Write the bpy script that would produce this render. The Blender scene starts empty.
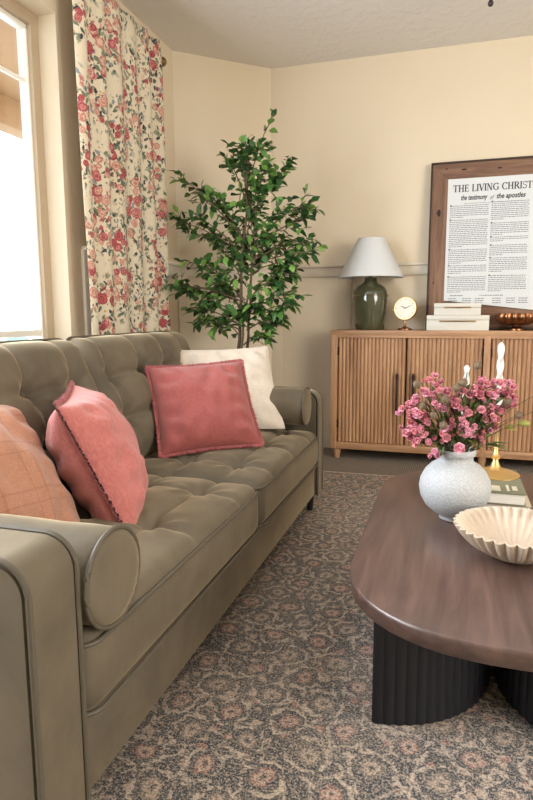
import bpy, bmesh, math, random
import numpy as np
from mathutils import Vector, Matrix, noise
random.seed(7)
PI = math.pi
sc = bpy.context.scene
COL = sc.collection

# ------------------------------------------------------------------ camera
cam_d = bpy.data.cameras.new('camera')
cam = bpy.data.objects.new('camera', cam_d); COL.objects.link(cam)
YAW, PITCH, ROLL, FPX = 0.2978, 0.1431, -0.0043, 599.1
fw = Vector((-math.sin(YAW)*math.cos(PITCH), math.cos(YAW)*math.cos(PITCH), -math.sin(PITCH)))
r0 = Vector((math.cos(YAW), math.sin(YAW), 0)); u0 = r0.cross(fw)
rr = r0*math.cos(ROLL)+u0*math.sin(ROLL); uu = -r0*math.sin(ROLL)+u0*math.cos(ROLL)
cam.matrix_world = Matrix(((rr.x, uu.x, -fw.x, 0), (rr.y, uu.y, -fw.y, 0), (rr.z, uu.z, -fw.z, 1.0), (0, 0, 0, 1)))
cam_d.sensor_fit = 'VERTICAL'; cam_d.sensor_height = 36; cam_d.lens = FPX/800*36
cam_d.clip_start = 0.02; cam_d.clip_end = 100
sc.camera = cam

# ------------------------------------------------------------------ light
sc.view_settings.view_transform = 'Standard'; sc.view_settings.look = 'None'
sc.view_settings.gamma = 1; sc.view_settings.use_curve_mapping = False
sc.view_settings.exposure = 0.66
W = bpy.data.worlds.new('sky'); sc.world = W; W.use_nodes = True
bg = W.node_tree.nodes['Background']; bg.inputs[0].default_value = (0.84, 0.93, 1, 1); bg.inputs[1].default_value = 2.6

def area(name, loc, direction, sx, sy, power, color, spread=180):
    l = bpy.data.lights.new(name, 'AREA'); l.shape = 'RECTANGLE'; l.size = sx; l.size_y = sy
    l.energy = power; l.color = color; l.spread = math.radians(spread)
    o = bpy.data.objects.new(name, l); COL.objects.link(o)
    o.location = loc; o.rotation_euler = Vector(direction).to_track_quat('-Z', 'Z').to_euler()
    return o
# daylight outside the left window and an added warm fill light right of the camera
area('daylight_left_window', (-2.03, 0.80, 1.55), (1, 0, 0), 2.1, 1.7, 172, (0.84, 0.92, 1.0))
area('warm_fill_right', (2.80, 0.35, 1.60), (-1, 0.62, -0.02), 2.0, 1.7, 70, (1.0, 0.91, 0.78))

# ------------------------------------------------------------------ material helpers
def lin(c):
    c = c/255.0
    return c/12.92 if c <= 0.04045 else ((c+0.055)/1.055)**2.4
def rgb(r, g, b): return (lin(r), lin(g), lin(b), 1)
class NT:
    def __init__(s, name):
        s.m = bpy.data.materials.new(name); s.m.use_nodes = True; s.t = s.m.node_tree
        s.p = s.t.nodes['Principled BSDF']; s.out = s.t.nodes['Material Output']
    def n(s, typ, ins=None, **props):
        nd = s.t.nodes.new(typ)
        for k, v in props.items(): setattr(nd, k, v)
        for k, v in (ins or {}).items(): s.set(nd.inputs[k], v)
        return nd
    def set(s, sock, v):
        if isinstance(v, bpy.types.NodeSocket): s.t.links.new(v, sock)
        elif isinstance(v, bpy.types.Node): s.t.links.new(v.outputs[0], sock)
        else: sock.default_value = v
    def math(s, op, a, b=None, c=None, clamp=False):
        nd = s.t.nodes.new('ShaderNodeMath'); nd.operation = op; nd.use_clamp = clamp
        s.set(nd.inputs[0], a)
        if b is not None: s.set(nd.inputs[1], b)
        if c is not None: s.set(nd.inputs[2], c)
        return nd.outputs[0]
    def mix(s, f, a, b, mode='MIX'):
        nd = s.t.nodes.new('ShaderNodeMix'); nd.data_type = 'RGBA'; nd.blend_type = mode
        s.set(nd.inputs[0], f); s.set(nd.inputs[6], a); s.set(nd.inputs[7], b)
        return nd.outputs[2]
    def ramp(s, f, stops, interp='LINEAR'):
        nd = s.t.nodes.new('ShaderNodeValToRGB'); cr = nd.color_ramp; cr.interpolation = interp
        while len(cr.elements) < len(stops): cr.elements.new(0.5)
        for e, (p, c) in zip(cr.elements, stops): e.position = p; e.color = c
        s.set(nd.inputs[0], f); return nd.outputs[0]
    def step(s, x, a, b):
        nd = s.t.nodes.new('ShaderNodeMapRange'); nd.interpolation_type = 'SMOOTHSTEP'
        s.set(nd.inputs[0], x); nd.inputs[1].default_value = a; nd.inputs[2].default_value = b
        nd.inputs[3].default_value = 0; nd.inputs[4].default_value = 1
        return nd.outputs[0]
    def coord(s, which='Object', scale=(1, 1, 1), rot=(0, 0, 0), loc=(0, 0, 0)):
        tc = s.n('ShaderNodeTexCoord'); mp = s.n('ShaderNodeMapping')
        s.t.links.new(tc.outputs[which], mp.inputs[0])
        mp.inputs['Scale'].default_value = scale; mp.inputs['Rotation'].default_value = rot; mp.inputs['Location'].default_value = loc
        return mp.outputs[0]
    def noise(s, vec, scale, detail=4, rough=.5, dist=0):
        nd = s.n('ShaderNodeTexNoise', {'Vector': vec, 'Scale': scale, 'Detail': detail, 'Roughness': rough, 'Distortion': dist}); return nd
    def vor(s, vec, scale, feature='F1', rand=1.0, metric='EUCLIDEAN'):
        nd = s.t.nodes.new('ShaderNodeTexVoronoi'); nd.feature = feature; nd.distance = metric if feature != 'DISTANCE_TO_EDGE' else nd.distance
        s.set(nd.inputs['Vector'], vec); nd.inputs['Scale'].default_value = scale; nd.inputs['Randomness'].default_value = rand
        return nd
    def bump(s, h, strength=.3, dist=.01):
        b = s.n('ShaderNodeBump', {'Height': h, 'Strength': strength, 'Distance': dist}); s.set(s.p.inputs['Normal'], b.outputs[0])
    def base(s, c, rough=.6, metal=0, **kw):
        s.set(s.p.inputs['Base Color'], c); s.set(s.p.inputs['Roughness'], rough); s.p.inputs['Metallic'].default_value = metal
        for k, v in kw.items(): s.set(s.p.inputs[k.replace('_', ' ')], v)
        return s
M = {}
def plain(key, c, rough=.5, metal=0, nscale=60, nb=.1, vary=.08, **kw):
    t = NT(key); v = t.coord()
    nz = t.noise(v, nscale)
    dark = tuple(x*(1-vary*2) for x in c[:3])+(1,)
    t.base(t.mix(nz.outputs[0], dark, c), rough, metal, **kw)
    if nb: t.bump(nz.outputs[0], nb, .003)
    M[key] = t.m; return t.m

# wall paint with light orange-peel
def wallmat(key, c):
    t = NT(key); v = t.coord()
    a = t.noise(v, 3, 3).outputs[0]; b = t.noise(v, 90, 4).outputs[0]
    t.base(t.mix(a, tuple(x*.95 for x in c[:3])+(1,), c), .42); t.bump(b, .12, .004); M[key] = t.m
wallmat('wall', rgb(214, 198, 172)); wallmat('ceiling', rgb(208, 200, 188)); wallmat('trim', rgb(208, 196, 176)); wallmat('white_trim', rgb(232, 226, 214))
t = NT('ceiling_tex'); v = t.coord(); b = t.noise(v, 14, 5, .65).outputs[0]
t.base(rgb(226, 220, 212), .8); t.bump(t.step(b, .45, .62), .35, .006); M['ceiling'] = t.m

# velvet
def velvet():
    t = NT('olive_velvet'); v = t.coord()
    big = t.noise(v, 5, 4, .6, .4).outputs[0]; fine = t.noise(v, 320, 2).outputs[0]
    c = t.mix(t.step(big, .3, .7), rgb(82, 73, 60), rgb(102, 91, 75))
    c = t.mix(t.math('MULTIPLY', fine, .25), c, rgb(70, 64, 50))
    t.base(c, .72, 0, Sheen_Weight=.8, Sheen_Roughness=.35, Sheen_Tint=rgb(205, 188, 156))
    t.p.inputs['Specular IOR Level'].default_value = .25
    t.bump(t.noise(v, 9, 3).outputs[0], .12, .02); M['velvet'] = t.m
velvet()
plain('frame_tan', rgb(176, 156, 130), .5, vary=.03)
plain('piping', rgb(80, 72, 58), .6, vary=.05)
def linen(key, c, c2, scale=420, plaid=None, slub=.12):
    t = NT(key); v = t.coord()
    n1 = t.noise(t.coord(scale=(1, 1, 14)), 60, 3).outputs[0]; n2 = t.noise(t.coord(scale=(14, 1, 1)), 60, 3).outputs[0]
    w = t.math('ADD', n1, n2)
    col = t.mix(t.step(w, .75, 1.25), c, c2)
    if plaid:
        sx = t.n('ShaderNodeSeparateXYZ', {0: v})
        for ax, off, wd in ((0, .0, .035), (0, .05, .02), (2, .02, .035), (2, .07, .02)):
            f = t.math('ABSOLUTE', t.math('SUBTRACT', t.math('FRACT', t.math('ADD', t.math('DIVIDE', sx.outputs[ax], .13), off*5)), .5))
            line = t.math('SUBTRACT', 1, t.step(f, wd*.5, wd))
            col = t.mix(t.math('MULTIPLY', line, plaid[1]), col, plaid[0])
    t.base(col, .85, 0, Sheen_Weight=.25); t.bump(w, .35, .004); M[key] = t.m
linen('rose_linen_shaded', rgb(134, 62, 58), rgb(152, 78, 72))  # far fringed pillow: shade is mixed into the fabric colour
linen('rose_linen_lit', rgb(158, 86, 81), rgb(182, 108, 100))  # same fabric for the near pillow, brighter light put into its colour
linen('fringe', rgb(128, 60, 62), rgb(156, 78, 76))
linen('cream_linen', rgb(188, 175, 161), rgb(204, 193, 179), plaid=(rgb(206, 186, 160), .35))
linen('rust_linen', rgb(146, 98, 74), rgb(168, 118, 91), plaid=(rgb(128, 82, 60), .45))

# wood
def wood(key, c1, c2, c3, axis='Z', rough=.45, scale=1, coat=0, bumpv=.08):
    t = NT(key)
    s = {'X': (1, 12, 12), 'Y': (12, 1, 12), 'Z': (12, 12, 1)}[axis]
    v = t.coord(scale=tuple(x*scale for x in s))
    g = t.noise(v, 2.2, 6, .6, .8).outputs[0]; f = t.noise(t.coord(scale=tuple(x*scale*2.5 if x > 1 else x*scale for x in s)), 9, 5, .7).outputs[0]
    c = t.ramp(g, [(.3, c1), (.5, c2), (.72, c3)])
    c = t.mix(t.math('MULTIPLY', t.step(f, .5, .7), .35), c, c1)
    t.base(c, rough, 0, Coat_Weight=coat, Coat_Roughness=.25); t.bump(f, bumpv, .003); M[key] = t.m
wood('oak', rgb(142, 103, 73), rgb(172, 130, 95), rgb(192, 153, 116), 'Z', .5)
wood('oak_h', rgb(142, 103, 73), rgb(172, 130, 95), rgb(192, 153, 116), 'X', .5)
wood('walnut', rgb(64, 47, 42), rgb(82, 62, 55), rgb(100, 77, 67), 'Y', .34, .9, .25)
wood('black_wood', rgb(10, 11, 18), rgb(14, 15, 24), rgb(20, 21, 30), 'Z', .6)
wood('rustic_v', rgb(84, 58, 44), rgb(118, 86, 66), rgb(142, 108, 84), 'Z', .7, .8, 0, .3)
wood('rustic_h', rgb(84, 58, 44), rgb(118, 86, 66), rgb(142, 108, 84), 'X', .7, .8, 0, .3)
plain('rustic_edge', rgb(58, 42, 34), .7)
plain('knot', rgb(42, 28, 22), .8)
plain('brass', rgb(214, 180, 122), .42, 1, vary=.03, nb=.02)
plain('old_brass', rgb(150, 122, 80), .35, 1, vary=.1, nb=.05)
plain('copper', rgb(156, 110, 78), .3, 1, vary=.12, nb=.05)
plain('dark_metal', rgb(52, 42, 40), .4, .7, vary=.1)
plain('shade', rgb(204, 206, 207), .8, vary=.02, nb=.05, nscale=400)
plain('white_paint', rgb(208, 203, 192), .5, vary=.03)
plain('clock_face', rgb(240, 234, 220), .6, vary=.01, nb=0)
plain('ink', rgb(52, 50, 52), .8, vary=.02, nb=0)
plain('faint_ink', rgb(98, 98, 102), .8, vary=.02, nb=0)
plain('poster_paper', rgb(206, 208, 208), .75, vary=.01, nb=.02)
plain('wax', rgb(196, 195, 190), .45, vary=.02, nb=0)
M['wax'].node_tree.nodes['Principled BSDF'].inputs['Subsurface Weight'].default_value = .2
plain('bowl_marble', rgb(190, 173, 154), .5, vary=.06, nscale=20)
plain('leaf', rgb(62, 104, 46), .4, vary=.3, nscale=9, nb=.05)
plain('bark', rgb(108, 88, 66), .8, vary=.2, nb=.4)
plain('pot', rgb(60, 56, 52), .6)
plain('soil', rgb(50, 40, 32), .95)
plain('stem_green', rgb(88, 96, 58), .6, vary=.15)
plain('thistle', rgb(132, 112, 88), .9, vary=.3, nscale=200, nb=.6)
plain('pod', rgb(150, 150, 74), .6, vary=.15)
plain('bouquet_leaf', rgb(96, 108, 58), .6, vary=.2)
plain('book_cover_sage', rgb(112, 112, 92), .6, vary=.03)
plain('book_cover_beige', rgb(176, 164, 142), .6, vary=.03)
plain('book_label', rgb(206, 200, 178), .6, vary=.02)
plain('leg_black', rgb(22, 20, 20), .4)
plain('snow_ground', rgb(235, 238, 240), .9)
plain('porch_wood', rgb(160, 120, 76), .7, vary=.1, nscale=5)
plain('shrub', rgb(150, 170, 158), .8, vary=.2)
# pages
t = NT('pages'); v = t.coord(scale=(1, 1, 1)); sx = t.n('ShaderNodeSeparateXYZ', {0: v})
st = t.math('FRACT', t.math('MULTIPLY', sx.outputs[2], 700)); t.base(t.mix(st, rgb(222, 218, 208), rgb(240, 237, 230)), .8); M['pages'] = t.m
# rose petals: vary between pink and coral by object
t = NT('petal'); oi = t.n('ShaderNodeObjectInfo'); v = t.coord(); nz = t.noise(v, 70, 2).outputs[0]
c = t.ramp(oi.outputs['Random'], [(0, rgb(196, 96, 118)), (.35, rgb(218, 142, 160)), (.65, rgb(206, 112, 116)), (1, rgb(212, 146, 176))])
t.base(t.mix(t.step(nz, .35, .65), c, t.mix(.45, c, rgb(240, 190, 200))), .65, 0, Sheen_Weight=.2); M['petal'] = t.m
# leaf variation per island
t = NT('ficus_leaf'); g = t.n('ShaderNodeNewGeometry'); c = t.ramp(g.outputs['Random Per Island'], [(0, rgb(36, 66, 36)), (.4, rgb(56, 92, 46)), (.75, rgb(84, 124, 58)), (1, rgb(124, 160, 78))])
t.base(c, .38, 0); t.p.inputs['Specular IOR Level'].default_value = .5
t.p.inputs['Transmission Weight'].default_value = 0; M['ficus_leaf'] = t.m
# lamp ceramic: glossy olive green
t = NT('olive_glaze'); v = t.coord(); nz = t.noise(v, 12, 3).outputs[0]
t.base(t.mix(nz, rgb(58, 60, 42), rgb(82, 82, 58)), .08, 0, Coat_Weight=.6, Coat_Roughness=.04); M['glaze'] = t.m
# rough white ceramic
t = NT('crackled_white'); v = t.coord(); vo = t.vor(v, 170, 'F1', 1.0).outputs[0]; nz = t.noise(v, 120, 4, .7).outputs[0]
t.base(t.mix(t.step(vo, .1, .6), rgb(176, 178, 180), rgb(162, 163, 163)), .6); t.bump(t.math('ADD', t.math('MULTIPLY', vo, -1.0), t.math('MULTIPLY', nz, .7)), .45, .003); M['vase'] = t.m
# window glass: thin pane
t = NT('window_glass'); tr = t.n('ShaderNodeBsdfTransparent'); gl = t.n('ShaderNodeBsdfGlossy', {'Roughness': .02}); fr = t.n('ShaderNodeValue'); fr.outputs[0].default_value = .04
mx = t.n('ShaderNodeMixShader', {0: fr.outputs[0], 1: tr.outputs[0], 2: gl.outputs[0]}); t.t.links.new(mx.outputs[0], t.out.inputs[0]); M['glass'] = t.m
# clear acrylic cap on poster etc not needed
# carpet floor
t = NT('carpet'); v = t.coord(); n1 = t.noise(v, 160, 3, .7).outputs[0]
w1 = t.n('ShaderNodeTexWave', {'Vector': v, 'Scale': 28.0, 'Distortion': 4.0, 'Detail': 2.0}, bands_direction='X')
h = t.math('ADD', t.math('MULTIPLY', w1.outputs['Fac'], .5), n1)
t.base(t.mix(t.step(h, .5, 1.1), rgb(92, 82, 72), rgb(150, 137, 122)), .95); t.bump(h, .6, .01); M['carpet'] = t.m

# rug: worn floral lattice of slate, tan and dusty rose
def rug_mat():
    t = NT('rug_pattern'); v0 = t.coord()
    dn = t.noise(v0, 14, 3, .6)
    off = t.n('ShaderNodeVectorMath', {0: dn.outputs['Color'], 1: (.5, .5, .5)}, operation='SUBTRACT')
    sc_ = t.n('ShaderNodeVectorMath', {0: off.outputs[0], 'Scale': .05}, operation='SCALE')
    v = t.n('ShaderNodeVectorMath', {0: v0, 1: sc_.outputs[0]}, operation='ADD').outputs[0]
    sx = t.n('ShaderNodeSeparateXYZ', {0: v})
    X = sx.outputs[0]; Y = sx.outputs[1]
    P = .125
    def cell(x, y, px, py, ox=0, oy=0):   # distance to centre of repeating cell
        fx = t.math('SUBTRACT', t.math('FRACT', t.math('ADD', t.math('DIVIDE', x, px), 50+ox)), .5)
        fy = t.math('SUBTRACT', t.math('FRACT', t.math('ADD', t.math('DIVIDE', y, py), 50+oy)), .5)
        fx = t.math('MULTIPLY', fx, px); fy = t.math('MULTIPLY', fy, py)
        d = t.math('SQRT', t.math('ADD', t.math('MULTIPLY', fx, fx), t.math('MULTIPLY', fy, fy)))
        a = t.math('ARCTAN2', fy, fx)
        return d, a
    brk = t.step(t.noise(v0, 38, 3, .7).outputs[0], .40, .56)
    slate = rgb(54, 64, 72); tan = rgb(204, 178, 158); rose = rgb(176, 122, 110); cream = rgb(216, 196, 176)
    # ground: slate with speckles of tan
    sp = t.noise(v, 75, 4, .75).outputs[0]
    col = t.mix(t.step(sp, .54, .64), slate, rgb(160, 142, 128))
    # leafy blobs
    vo = t.vor(v, 30, 'F1', 1.0)
    leafm = t.math('SUBTRACT', 1, t.step(vo.outputs[0], .30, .42))
    lc = t.ramp(t.n('ShaderNodeSeparateColor', {0: vo.outputs['Color']}).outputs[0], [(0, slate), (.3, tan), (.5, slate), (.7, rose), (.85, tan)], 'CONSTANT')
    col = t.mix(t.math('MULTIPLY', leafm, .8), col, lc)
    ed = t.vor(v, 13, 'DISTANCE_TO_EDGE', .9)
    vine = t.math('SUBTRACT', 1, t.step(ed.outputs[0], .02, .06))
    col = t.mix(t.math('MULTIPLY', t.math('MULTIPLY', vine, brk), .75), col, cream)
    for ox, oy, r, cc in ((0, 0, .032, rose), (.5, .5, .036, rgb(146, 132, 118))):
        d, a = cell(X, Y, P*1.15, P*1.5, ox, oy)
        lob = t.math('MULTIPLY', t.math('SINE', t.math('MULTIPLY', a, 8)), .0022)
        d = t.math('ADD', d, lob)
        ring = t.math('SUBTRACT', 1, t.step(t.math('ABSOLUTE', t.math('SUBTRACT', d, r+.013)), .003, .0065))
        gap = t.math('SUBTRACT', 1, t.step(d, r+.005, r+.011))
        col = t.mix(t.math('MULTIPLY', gap, .8), col, slate)
        col = t.mix(t.math('MULTIPLY', t.math('MULTIPLY', ring, brk), .8), col, cream)
        ros = t.math('SUBTRACT', 1, t.step(d, r*.72, r*.86))
        col = t.mix(t.math('MULTIPLY', ros, .75), col, cc)
        inn = t.math('SUBTRACT', 1, t.step(t.math('ABSOLUTE', t.math('SUBTRACT', d, r*.42)), .003, .006))
        col = t.mix(t.math('MULTIPLY', inn, .8), col, tan)
        cen = t.math('SUBTRACT', 1, t.step(d, .004, .008))
        col = t.mix(cen, col, slate)
    # wear: distressed fading and weave
    wear = t.noise(v0, 2.2, 5, .6).outputs[0]
    col = t.mix(t.math('MULTIPLY', t.step(wear, .45, .75), .30), col, rgb(200, 176, 154))
    f1 = t.noise(v0, 170, 3, .95).outputs[0]
    col = t.mix(t.math('MULTIPLY', t.step(f1, .50, .58), .72), col, rgb(208, 188, 168))
    col = t.mix(t.math('MULTIPLY', t.step(f1, .50, .42), .75), col, rgb(52, 55, 62))
    # border band at far edge
    s0 = t.n('ShaderNodeSeparateXYZ', {0: v0})
    bd = t.step(s0.outputs[1], 3.50, 3.505)
    col = t.mix(t.math('MULTIPLY', bd, .6), col, rgb(178, 140, 122))
    t.base(col, .95); t.bump(f1, .5, .006); M['rug'] = t.m
rug_mat()
plain('rug_edge', rgb(214, 198, 172), .9)

# curtain print, in UV metres
def curtain_mat():
    t = NT('floral_cotton')
    tc = t.n('ShaderNodeTexCoord'); v0 = tc.outputs['UV']
    dn = t.noise(v0, 30, 3, .6)
    off = t.n('ShaderNodeVectorMath', {0: dn.outputs['Color'], 1: (.5, .5, .5)}, operation='SUBTRACT')
    sc_ = t.n('ShaderNodeVectorMath', {0: off.outputs[0], 'Scale': .022}, operation='SCALE')
    v = t.n('ShaderNodeVectorMath', {0: v0, 1: sc_.outputs[0]}, operation='ADD').outputs[0]
    sx = t.n('ShaderNodeSeparateXYZ', {0: v}); U = sx.outputs[0]; V = sx.outputs[1]
    # staggered clusters of blooms joined by a loose trail
    nb = t.noise(v0, 7, 3).outputs[0]; nd = t.math('MULTIPLY', t.math('SUBTRACT', nb, .5), .9)
    gs = []
    for ox, oy in ((0, 0), (.5, .5)):
        a_ = t.math('ADD', t.math('MULTIPLY', t.math('SINE', t.math('MULTIPLY', V, 9)), .08), ox+7)
        fx = t.math('MULTIPLY', t.math('SUBTRACT', t.math('FRACT', t.math('ADD', t.math('DIVIDE', U, .40), a_)), .5), .40/.135)
        fy = t.math('MULTIPLY', t.math('SUBTRACT', t.math('FRACT', t.math('ADD', t.math('DIVIDE', V, .62), 7+oy)), .5), .62/.30)
        gs.append(t.math('SQRT', t.math('ADD', t.math('MULTIPLY', fx, fx), t.math('MULTIPLY', fy, fy))))
    g = t.math('ADD', t.math('MINIMUM', gs[0], gs[1]), nd)
    near = t.math('SUBTRACT', 1, t.step(g, .66, .80)); mid = t.math('SUBTRACT', 1, t.step(g, .88, 1.02))
    cream = rgb(222, 209, 184)
    col = cream
    # small speckled filler sprigs
    vs = t.vor(v, 62, 'F1', 1.0); sel = t.n('ShaderNodeSeparateColor', {0: vs.outputs['Color']})
    m = t.math('MULTIPLY', t.math('SUBTRACT', 1, t.step(vs.outputs[0], .28, .38)), t.step(sel.outputs[0], .62, .64))
    m = t.math('MULTIPLY', m, t.math('ADD', t.math('MULTIPLY', mid, .8), .2))
    col = t.mix(m, col, t.ramp(sel.outputs[1], [(0, rgb(150, 140, 110)), (.4, rgb(196, 112, 96)), (.6, rgb(92, 104, 92)), (.8, rgb(196, 160, 110))], 'CONSTANT'))
    # leaves
    mp = t.n('ShaderNodeMapping', {0: v}); mp.inputs['Rotation'].default_value = (0, 0, .6); mp.inputs['Scale'].default_value = (1, 1.9, 1)
    for rot, scl, thr in ((.8, 20, .35), (-.7, 23, .4), (1.57, 27, .5)):
        m0 = t.n('ShaderNodeMapping', {0: v}); m0.inputs['Rotation'].default_value = (0, 0, rot); mp = t.n('ShaderNodeMapping', {0: m0.outputs[0]}); mp.inputs['Scale'].default_value = (1, 2.1, 1)
        vl = t.vor(mp.outputs[0], scl, 'F1', 1.0); sl = t.n('ShaderNodeSeparateColor', {0: vl.outputs['Color']})
        m = t.math('MULTIPLY', t.math('SUBTRACT', 1, t.step(vl.outputs[0], .34, .42)), t.step(sl.outputs[0], thr, thr+.02))
        m = t.math('MULTIPLY', m, mid)
        col = t.mix(m, col, t.ramp(sl.outputs[1], [(0, rgb(118, 124, 102)), (.35, rgb(84, 98, 84)), (.6, rgb(146, 146, 122)), (.8, rgb(62, 60, 68)), (.92, rgb(140, 146, 150))], 'CONSTANT'))
    # roses
    for scl, thr in ((24, .35), (15, .25), (19, .45)):
        vr = t.vor(v, scl, 'F1', .75); sr = t.n('ShaderNodeSeparateColor', {0: vr.outputs['Color']})
        d = vr.outputs[0]
        m = t.math('MULTIPLY', t.math('SUBTRACT', 1, t.step(d, .40, .47)), t.step(sr.outputs[0], thr, thr+.02))
        m = t.math('MULTIPLY', m, near)
        pn = t.noise(v0, 95, 2, .6).outputs[0]
        rings = t.math('SINE', t.math('ADD', t.math('MULTIPLY', d, 34), t.math('MULTIPLY', pn, 9)))
        dk = t.ramp(sr.outputs[1], [(0, rgb(150, 62, 68)), (.3, rgb(168, 78, 82)), (.55, rgb(192, 126, 112))], 'CONSTANT')
        lt = t.ramp(sr.outputs[1], [(0, rgb(194, 98, 98)), (.3, rgb(206, 134, 126)), (.55, rgb(220, 184, 160))], 'CONSTANT')
        col = t.mix(m, col, t.mix(t.step(rings, -.3, .5), dk, lt))
    t.base(col, .85, 0, Sheen_Weight=.1); t.bump(t.noise(v0, 500, 2).outputs[0], .1, .002)
    ts = t.n('ShaderNodeBsdfTranslucent', {0: col}); mx = t.n('ShaderNodeMixShader', {0: .22, 1: t.p.outputs[0], 2: ts.outputs[0]})
    t.t.links.new(mx.outputs[0], t.out.inputs[0]); M['curtain'] = t.m
curtain_mat()

# ------------------------------------------------------------------ object helpers
def wloc(o):
    p = Vector((0, 0, 0))
    while o is not None: p += o.location; o = o.parent
    return p
def tag(o, label=None, cat=None, group=None, kind=None):
    if label: o['label'] = label
    if cat: o['category'] = cat
    if group: o['group'] = group
    if kind: o['kind'] = kind
    return o
def thing(name, label, cat, loc, group=None):
    o = bpy.data.objects.new(name, None); COL.objects.link(o); o.location = loc; o.empty_display_size = .05
    return tag(o, label, cat, group)
class MB:
    def __init__(s): s.v = []; s.f = []; s.uv = None
    def add(s, vs, fs):
        k = len(s.v); s.v += [tuple(x) for x in vs]; s.f += [tuple(i+k for i in f) for f in fs]; return s
    def box(s, x0, x1, y0, y1, z0, z1, b=0, seg=2):
        bm = bmesh.new(); bmesh.ops.create_cube(bm, size=1)
        for v in bm.verts: v.co = Vector(((x0+x1)/2+v.co.x*(x1-x0), (y0+y1)/2+v.co.y*(y1-y0), (z0+z1)/2+v.co.z*(z1-z0)))
        if b: bmesh.ops.bevel(bm, geom=bm.edges[:], offset=b, segments=seg, affect='EDGES', profile=.5)
        bm.verts.index_update(); s.add([v.co[:] for v in bm.verts], [[v.index for v in f.verts] for f in bm.faces]); bm.free(); return s
    def lathe(s, prof, n=48, c=(0, 0, 0), fr=None, closed=False):
        vs = []; fs = []
        for j, (r, z) in enumerate(prof):
            for i in range(n):
                a = 2*PI*i/n; q = fr(a, j, r, z) if fr else (r, z)
                vs.append((c[0]+q[0]*math.cos(a), c[1]+q[0]*math.sin(a), c[2]+q[1]))
        for j in range(len(prof)-1):
            for i in range(n):
                k = (i+1) % n; fs.append((j*n+i, j*n+k, (j+1)*n+k, (j+1)*n+i))
        if prof[0][0] > 1e-5 and not closed: fs.append(tuple(reversed(range(n))))
        if prof[-1][0] > 1e-5 and not closed: fs.append(tuple((len(prof)-1)*n+i for i in range(n)))
        if closed:
            j = len(prof)-1
            for i in range(n):
                k = (i+1) % n; fs.append((j*n+i, j*n+k, k, i))
        return s.add(vs, fs)
    def tube(s, pts, r, n=8, closed=False):
        pts = [Vector(p) for p in pts]; m = len(pts); vs = []; fs = []
        rad = r if isinstance(r, (list, tuple)) else [r]*m
        ref = Vector((0.13, .21, 1)).normalized()
        for i, p in enumerate(pts):
            a = pts[(i-1) % m] if (closed or i > 0) else p; b = pts[(i+1) % m] if (closed or i < m-1) else p
            d = (b-a).normalized() if (b-a).length > 1e-9 else Vector((0, 0, 1))
            if abs(d.dot(ref)) > .97: rf = Vector((1, .1, 0)).normalized()
            else: rf = ref
            x = d.cross(rf).normalized(); y = d.cross(x)
            for k in range(n):
                an = 2*PI*k/n; vs.append(p+(x*math.cos(an)+y*math.sin(an))*rad[i])
        for i in range(m if closed else m-1):
            for k in range(n):
                q = (k+1) % n; j = (i+1) % m
                fs.append((i*n+k, i*n+q, j*n+q, j*n+k))
        if not closed: fs.append(tuple(reversed(range(n)))); fs.append(tuple((m-1)*n+k for k in range(n)))
        return s.add(vs, fs)
    def prism(s, poly, axis, a0, a1, b=0):
        """poly of 2D points extruded along axis ('x','y','z')"""
        n = len(poly)
        def P(p, a): return {'x': (a, p[0], p[1]), 'y': (p[0], a, p[1]), 'z': (p[0], p[1], a)}[axis]
        bm = bmesh.new(); A = [bm.verts.new(P(p, a0)) for p in poly]; B = [bm.verts.new(P(p, a1)) for p in poly]
        bm.faces.new(A); bm.faces.new(list(reversed(B)))
        for i in range(n): bm.faces.new((A[i], B[i], B[(i+1) % n], A[(i+1) % n]))
        bmesh.ops.recalc_face_normals(bm, faces=bm.faces[:])
        if b:
            es = [e for e in bm.edges if (e.verts[0] in A and e.verts[1] in A) or (e.verts[0] in B and e.verts[1] in B)]
            bmesh.ops.bevel(bm, geom=es, offset=b, segments=3, affect='EDGES')
        bm.verts.index_update(); s.add([v.co[:] for v in bm.verts], [[v.index for v in f.verts] for f in bm.faces]); bm.free(); return s
    def ico(s, c, r, sub=2, sq=(1, 1, 1)):
        bm = bmesh.new(); bmesh.ops.create_icosphere(bm, subdivisions=sub, radius=1)
        s.add([(c[0]+v.co.x*r*sq[0], c[1]+v.co.y*r*sq[1], c[2]+v.co.z*r*sq[2]) for v in bm.verts], [[v.index for v in f.verts] for f in bm.faces]); bm.free(); return s
    def build(s, name, mat, parent=None, smooth=35, kind=None):
        me = bpy.data.meshes.new(name); off = wloc(parent) if parent else Vector((0, 0, 0))
        me.from_pydata([tuple(Vector(v)-off) for v in s.v], [], s.f); me.validate()
        bm = bmesh.new(); bm.from_mesh(me); bmesh.ops.recalc_face_normals(bm, faces=bm.faces[:]); bm.to_mesh(me); bm.free()
        me.materials.append(M[mat] if isinstance(mat, str) else mat)
        if smooth:
            for p in me.polygons: p.use_smooth = True
            if smooth < 170:
                try: me.set_sharp_from_angle(angle=math.radians(smooth))
                except Exception: pass
        o = bpy.data.objects.new(name, me); COL.objects.link(o)
        if parent: o.parent = parent
        if kind: o['kind'] = kind
        return o
def struct(name, mb, mat, **k): return mb.build(name, mat, kind='structure', **k)
def rrect(x0, x1, z0, z1, r, n=6, corners=(1, 1, 1, 1)):
    out = []
    for (cx, cz, a0, on) in ((x1-r, z1-r, 0, corners[0]), (x0+r, z1-r, 90, corners[1]), (x0+r, z0+r, 180, corners[2]), (x1-r, z0+r, 270, corners[3])):
        if not on:
            sx = 1 if a0 in (0, 270) else -1; sz = 1 if a0 in (0, 90) else -1
            out.append((cx+sx*r, cz+sz*r)); continue
        for i in range(n+1):
            a = math.radians(a0+90*i/n); out.append((cx+r*math.cos(a), cz+r*math.sin(a)))
    return out

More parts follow.
